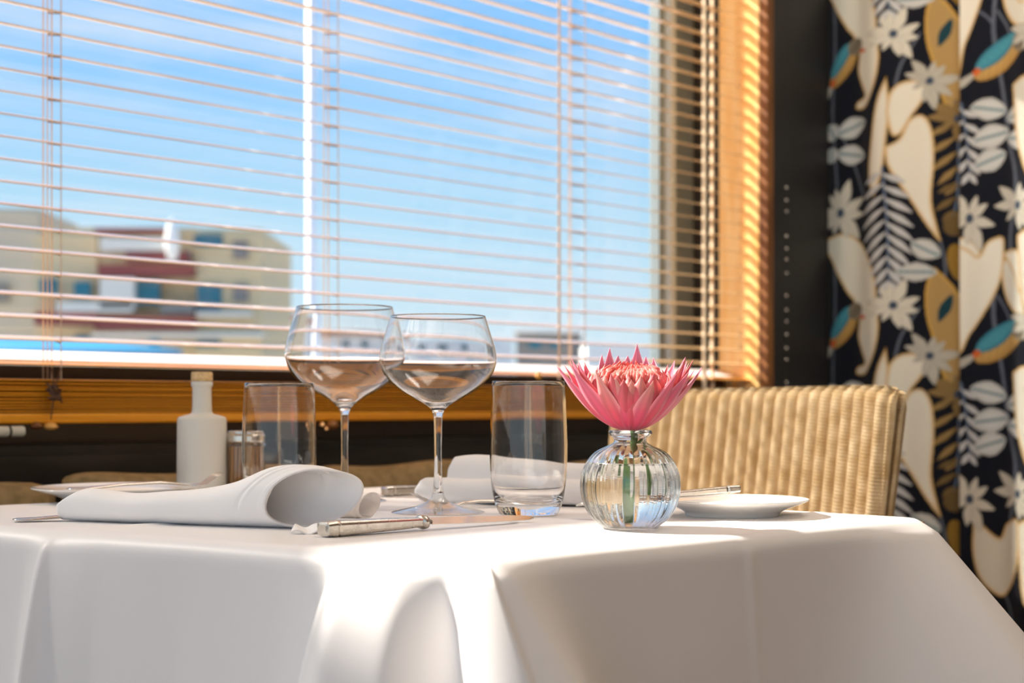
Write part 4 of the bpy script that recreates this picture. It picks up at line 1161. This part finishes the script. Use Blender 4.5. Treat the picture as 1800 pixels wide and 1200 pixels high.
# further across the cloth, outside the photograph: the same print goes on
for dx in (195, 440, 700):
    paint_line([(1735 + dx, -60), (1745 + dx, 120), (1730 + dx, 300), (1742 + dx, 430)], 0.004, stemc, 'B')
    paint_poly([(1660 + dx, -30), (1690 + dx, 0), (1720 + dx, 60), (1730 + dx, 140), (1700 + dx, 190), (1670 + dx, 120), (1650 + dx, 50)], cream, gold, sec='B')
    paint_poly([(1590 + dx, 150), (1625 + dx, 135), (1645 + dx, 190), (1650 + dx, 270), (1670 + dx, 370), (1630 + dx, 330), (1600 + dx, 250)], cream * 0.9, gold, sec='B')
    paint_flower(1700 + dx, 300, 52, cream * 0.9, 9, 'B'); paint_fern(1745 + dx, 180, 1755 + dx, 380, 44, sec='B')
    paint_flower(1630 + dx, 60, 46, cream * 0.8, 9, 'B'); paint_leaflet(1790 + dx, 90, 32, 20, 12, 'B'); paint_leaflet(1792 + dx, 135, 32, 20, -10, 'B')
    paint_poly([(1780 + dx, 200), (1815 + dx, 215), (1820 + dx, 300), (1800 + dx, 380), (1775 + dx, 300)], tanc * 1.2, gold, sec='B')
    if dx != 195: paint_bird(1620 + dx, 420, 1700 + dx, 385, 'B')
# the folds: depth off the wall as a function of t (hung pleats), with the overlap at the cut
pa = ct_from_px(1560, 0)[0]
def fold(t):
    w = 0.34
    y = 0.022 * np.cos((t - pa) * 2 * PI / 0.33) + 0.006 * np.cos((t - pa) * 2 * PI / 0.11 + 0.6)
    d = t - tc_cut
    y = y + np.where(d > 0, 0.030 * np.exp(-d / 0.05), -0.012 * np.exp(d / 0.03))
    return y
DEP = fold(TT) * (1.0 - 0.15 * (ZZ / 2.3))
B = np.array([W0.x + WD.x * S_C, W0.y + WD.y * S_C])
Xw = B[0] + WN.x * TT - WD.x * DEP; Yw = B[1] + WN.y * TT - WD.y * DEP
co = np.stack([Xw, Yw, ZZ], -1).reshape(-1, 3)
me = bpy.data.meshes.new('patterned_curtain')
ii = np.arange(NT * NZ).reshape(NT, NZ)
fc = np.stack([ii[:-1, :-1], ii[1:, :-1], ii[1:, 1:], ii[:-1, 1:]], -1).reshape(-1, 4)
me.vertices.add(len(co)); me.vertices.foreach_set('co', co.ravel().astype(np.float32))
me.loops.add(fc.size); me.loops.foreach_set('vertex_index', fc.ravel().astype(np.int32))
me.polygons.add(len(fc)); me.polygons.foreach_set('loop_start', (np.arange(len(fc)) * 4).astype(np.int32))
me.polygons.foreach_set('loop_total', np.full(len(fc), 4, np.int32))
me.update(calc_edges=True); me.validate()
me.polygons.foreach_set('use_smooth', [True] * len(me.polygons))
ca = me.color_attributes.new('tint', 'FLOAT_COLOR', 'POINT')
ca.data.foreach_set('color', np.concatenate([colr.reshape(-1, 3), np.ones((NT * NZ, 1))], 1).astype(np.float32).ravel())
me.materials.append(M['curtain'])
cur = bpy.data.objects.new('patterned_curtain', me); COL.objects.link(cur)
tag(cur, 'black curtain printed with cream leaves, pale flowers and teal birds in the room corner', 'curtain')
md = cur.modifiers.new('solid', 'SOLIDIFY'); md.thickness = 0.0012; md.offset = 1

# ------------------------------------------------------------------ outside
def far(px, py, D): return Vector(((px - 900) / FP * D, D, CZ + (HY - py) / FP * D))
M['stucco'] = mat('beige_stucco', (0.60, 0.49, 0.31), 0.9); M['stucco2'] = mat('grey_stucco', (0.46, 0.43, 0.36), 0.9)
M['shutter'] = mat('teal_shutter', (0.01, 0.15, 0.22), 0.6); M['awning'] = mat('red_awning', (0.24, 0.06, 0.06), 0.8)
M['blueroof'] = mat('blue_canopy', (0.02, 0.25, 0.45), 0.7); M['balc'] = mat('balcony_white', (0.66, 0.66, 0.62), 0.8)
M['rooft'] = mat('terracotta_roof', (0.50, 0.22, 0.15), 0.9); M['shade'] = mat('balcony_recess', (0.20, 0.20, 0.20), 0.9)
M['housewhite'] = mat('white_render', (0.85, 0.85, 0.82), 0.9)
def fbox(mb, x0, y0, x1, y1, D, depth):
    a = far(x0, y1, D); b_ = far(x1, y0, D)
    return mb.box(((a.x + b_.x) / 2, D + depth / 2, (a.z + b_.z) / 2), (b_.x - a.x, depth, b_.z - a.z))
D1 = 100.0
bl = empty('apartment_block', far(260, 760, D1), label='beige apartment block with teal shutters and dark red awnings across the way', cat='building')
mb = MB(); fbox(mb, 75, 400, 345, 780, D1, 12); fbox(mb, 345, 402, 461, 780, D1 - 1, 13); fbox(mb, 60, 412, 170, 780, D1 - 0.5, 12); mb.build('wall', M['stucco'], bl, world_space=True)
for (a, b_, c, d) in ((340, 412, 390, 432), (130, 495, 158, 525), (238, 492, 280, 535), (346, 500, 388, 520), (346, 520, 388, 545), (318, 440, 335, 455), (70, 490, 98, 520), (410, 424, 435, 455), (410, 500, 435, 530), (345, 598, 385, 610), (130, 590, 155, 604), (262, 595, 280, 608)):
    mb = MB(); fbox(mb, a, b_, c, d, D1 - 1.3, 0.4); mb.build('window', M['shutter'] if a < 405 else M['shade'], bl, world_space=True)
for (a, b_, c, d, m) in ((172, 465, 338, 484, 'awning'), (220, 443, 330, 460, 'awning'), (165, 555, 340, 578, 'awning'), (60, 548, 170, 570, 'awning'), (175, 488, 235, 540, 'balc'), (175, 418, 300, 440, 'balc'), (165, 400, 300, 408, 'awning'), (100, 530, 232, 548, 'balc'), (282, 535, 340, 550, 'shade'), (345, 548, 440, 555, 'balc'), (160, 585, 460, 592, 'balc')):
    mb = MB(); fbox(mb, a, b_, c, d, D1 - 2.0, 1.2); mb.build('balcony' if m != 'awning' else 'awning', M[m], bl, world_space=True)
mb = MB(); c = far(303, 425, D1 - 3); mb.lathe([(0, -1.3), (0.35, -1.1), (0.5, 0), (0.4, 0.9), (0.12, 1.5), (0, 1.6)], 16, c); mb.build('rooftop_tank', M['housewhite'], bl, smooth=True, world_space=True)
b2 = empty('apartment_block', far(20, 760, 80), label='grey building corner rising behind the blind at the left edge', cat='building')
mb = MB(); fbox(mb, -260, 366, 66, 780, 108, 10); mb.build('wall', M['stucco2'], b2, world_space=True)
mb = MB(); fbox(mb, -20, 500, 15, 530, 107.6, .3); mb.build('window', M['shade'], b2, world_space=True)
cp = empty('blue_canopy', far(120, 700, 60), label='flat bright blue canopy in front of the beige apartment block', cat='canopy')
mb = MB(); a, b_ = far(-220, 605, 60), far(285, 612, 60)
V = [far(-240, 592, 62), far(150, 596, 62), far(320, 614, 60), far(-240, 614, 58)]
V2 = [v + Vector((0, 0, -0.25)) for v in V]
mb.add(V + V2, [(0, 1, 2, 3), (7, 6, 5, 4), (0, 4, 5, 1), (1, 5, 6, 2), (2, 6, 7, 3), (3, 7, 4, 0)]); mb.build('roof_sheet', M['blueroof'], cp, world_space=True)
mb = MB(); fbox(mb, -200, 613, -196, 780, 60, .1); fbox(mb, 200, 613, 204, 780, 60, .1); mb.build('post', M['balc'], cp, world_space=True)
def house(x0, y0, x1, D, m, roof, label, wins=()):
    h = empty('house', far((x0 + x1) / 2, 760, D), label=label, cat='building')
    mb = MB(); fbox(mb, x0, y0, x1, 790, D, 9); mb.build('wall', M[m], h, world_space=True)
    if roof:
        mb = MB(); fbox(mb, x0 - 4, y0 - 8, x1 + 4, y0 + 1, D - .5, 10); mb.build('roof', M[roof], h, world_space=True)
    for (a, b_, c, d) in wins:
        mb = MB(); fbox(mb, a, b_, c, d, D - .2, .3); mb.build('window', M['shutter'], h, world_space=True)
house(466, 560, 520, 140, 'housewhite', 'rooft', 'small white house with a terracotta roof just right of the beige block', ((490, 575, 500, 590),))
house(528, 588, 690, 150, 'housewhite', 'rooft', 'low white house with a terracotta roof seen through the left wine glass', ((600, 600, 615, 612), (640, 600, 655, 612)))
house(700, 598, 900, 160, 'housewhite', None, 'long low white house seen through the right wine glass', ((730, 606, 745, 618), (770, 606, 790, 618), (820, 606, 835, 618)))
house(908, 583, 1022, 120, 'shade', 'housewhite', 'dark grey house with a pale flat roof behind the flower', ((930, 600, 950, 612), (970, 600, 985, 612)))
house(1030, 606, 1150, 110, 'housewhite', None, 'bright white low building behind the top of the pink flower')
pole = empty('flagpole', (0, 0, 0), label='white flagpole standing outside the window left of the wine glasses', cat='pole')
c = far(547, 600, 9.0); pole.location = (c.x, c.y, -8)
mb = MB(); mb.tube([(0, 0, 0), (0, 0, 16)], 0.031, 24); mb.build('shaft', M['white'], pole, smooth=True)
mb = MB(); mb.lathe([(0, 16), (0.05, 16.02), (0.06, 16.07), (0.04, 16.12), (0, 16.13)], 16); mb.build('finial', M['white'], pole, smooth=True)
struct('ground', MB().box((0, 120, -8.1), (700, 500, 0.2)), mat('paving', (0.45, 0.42, 0.38), 0.9))
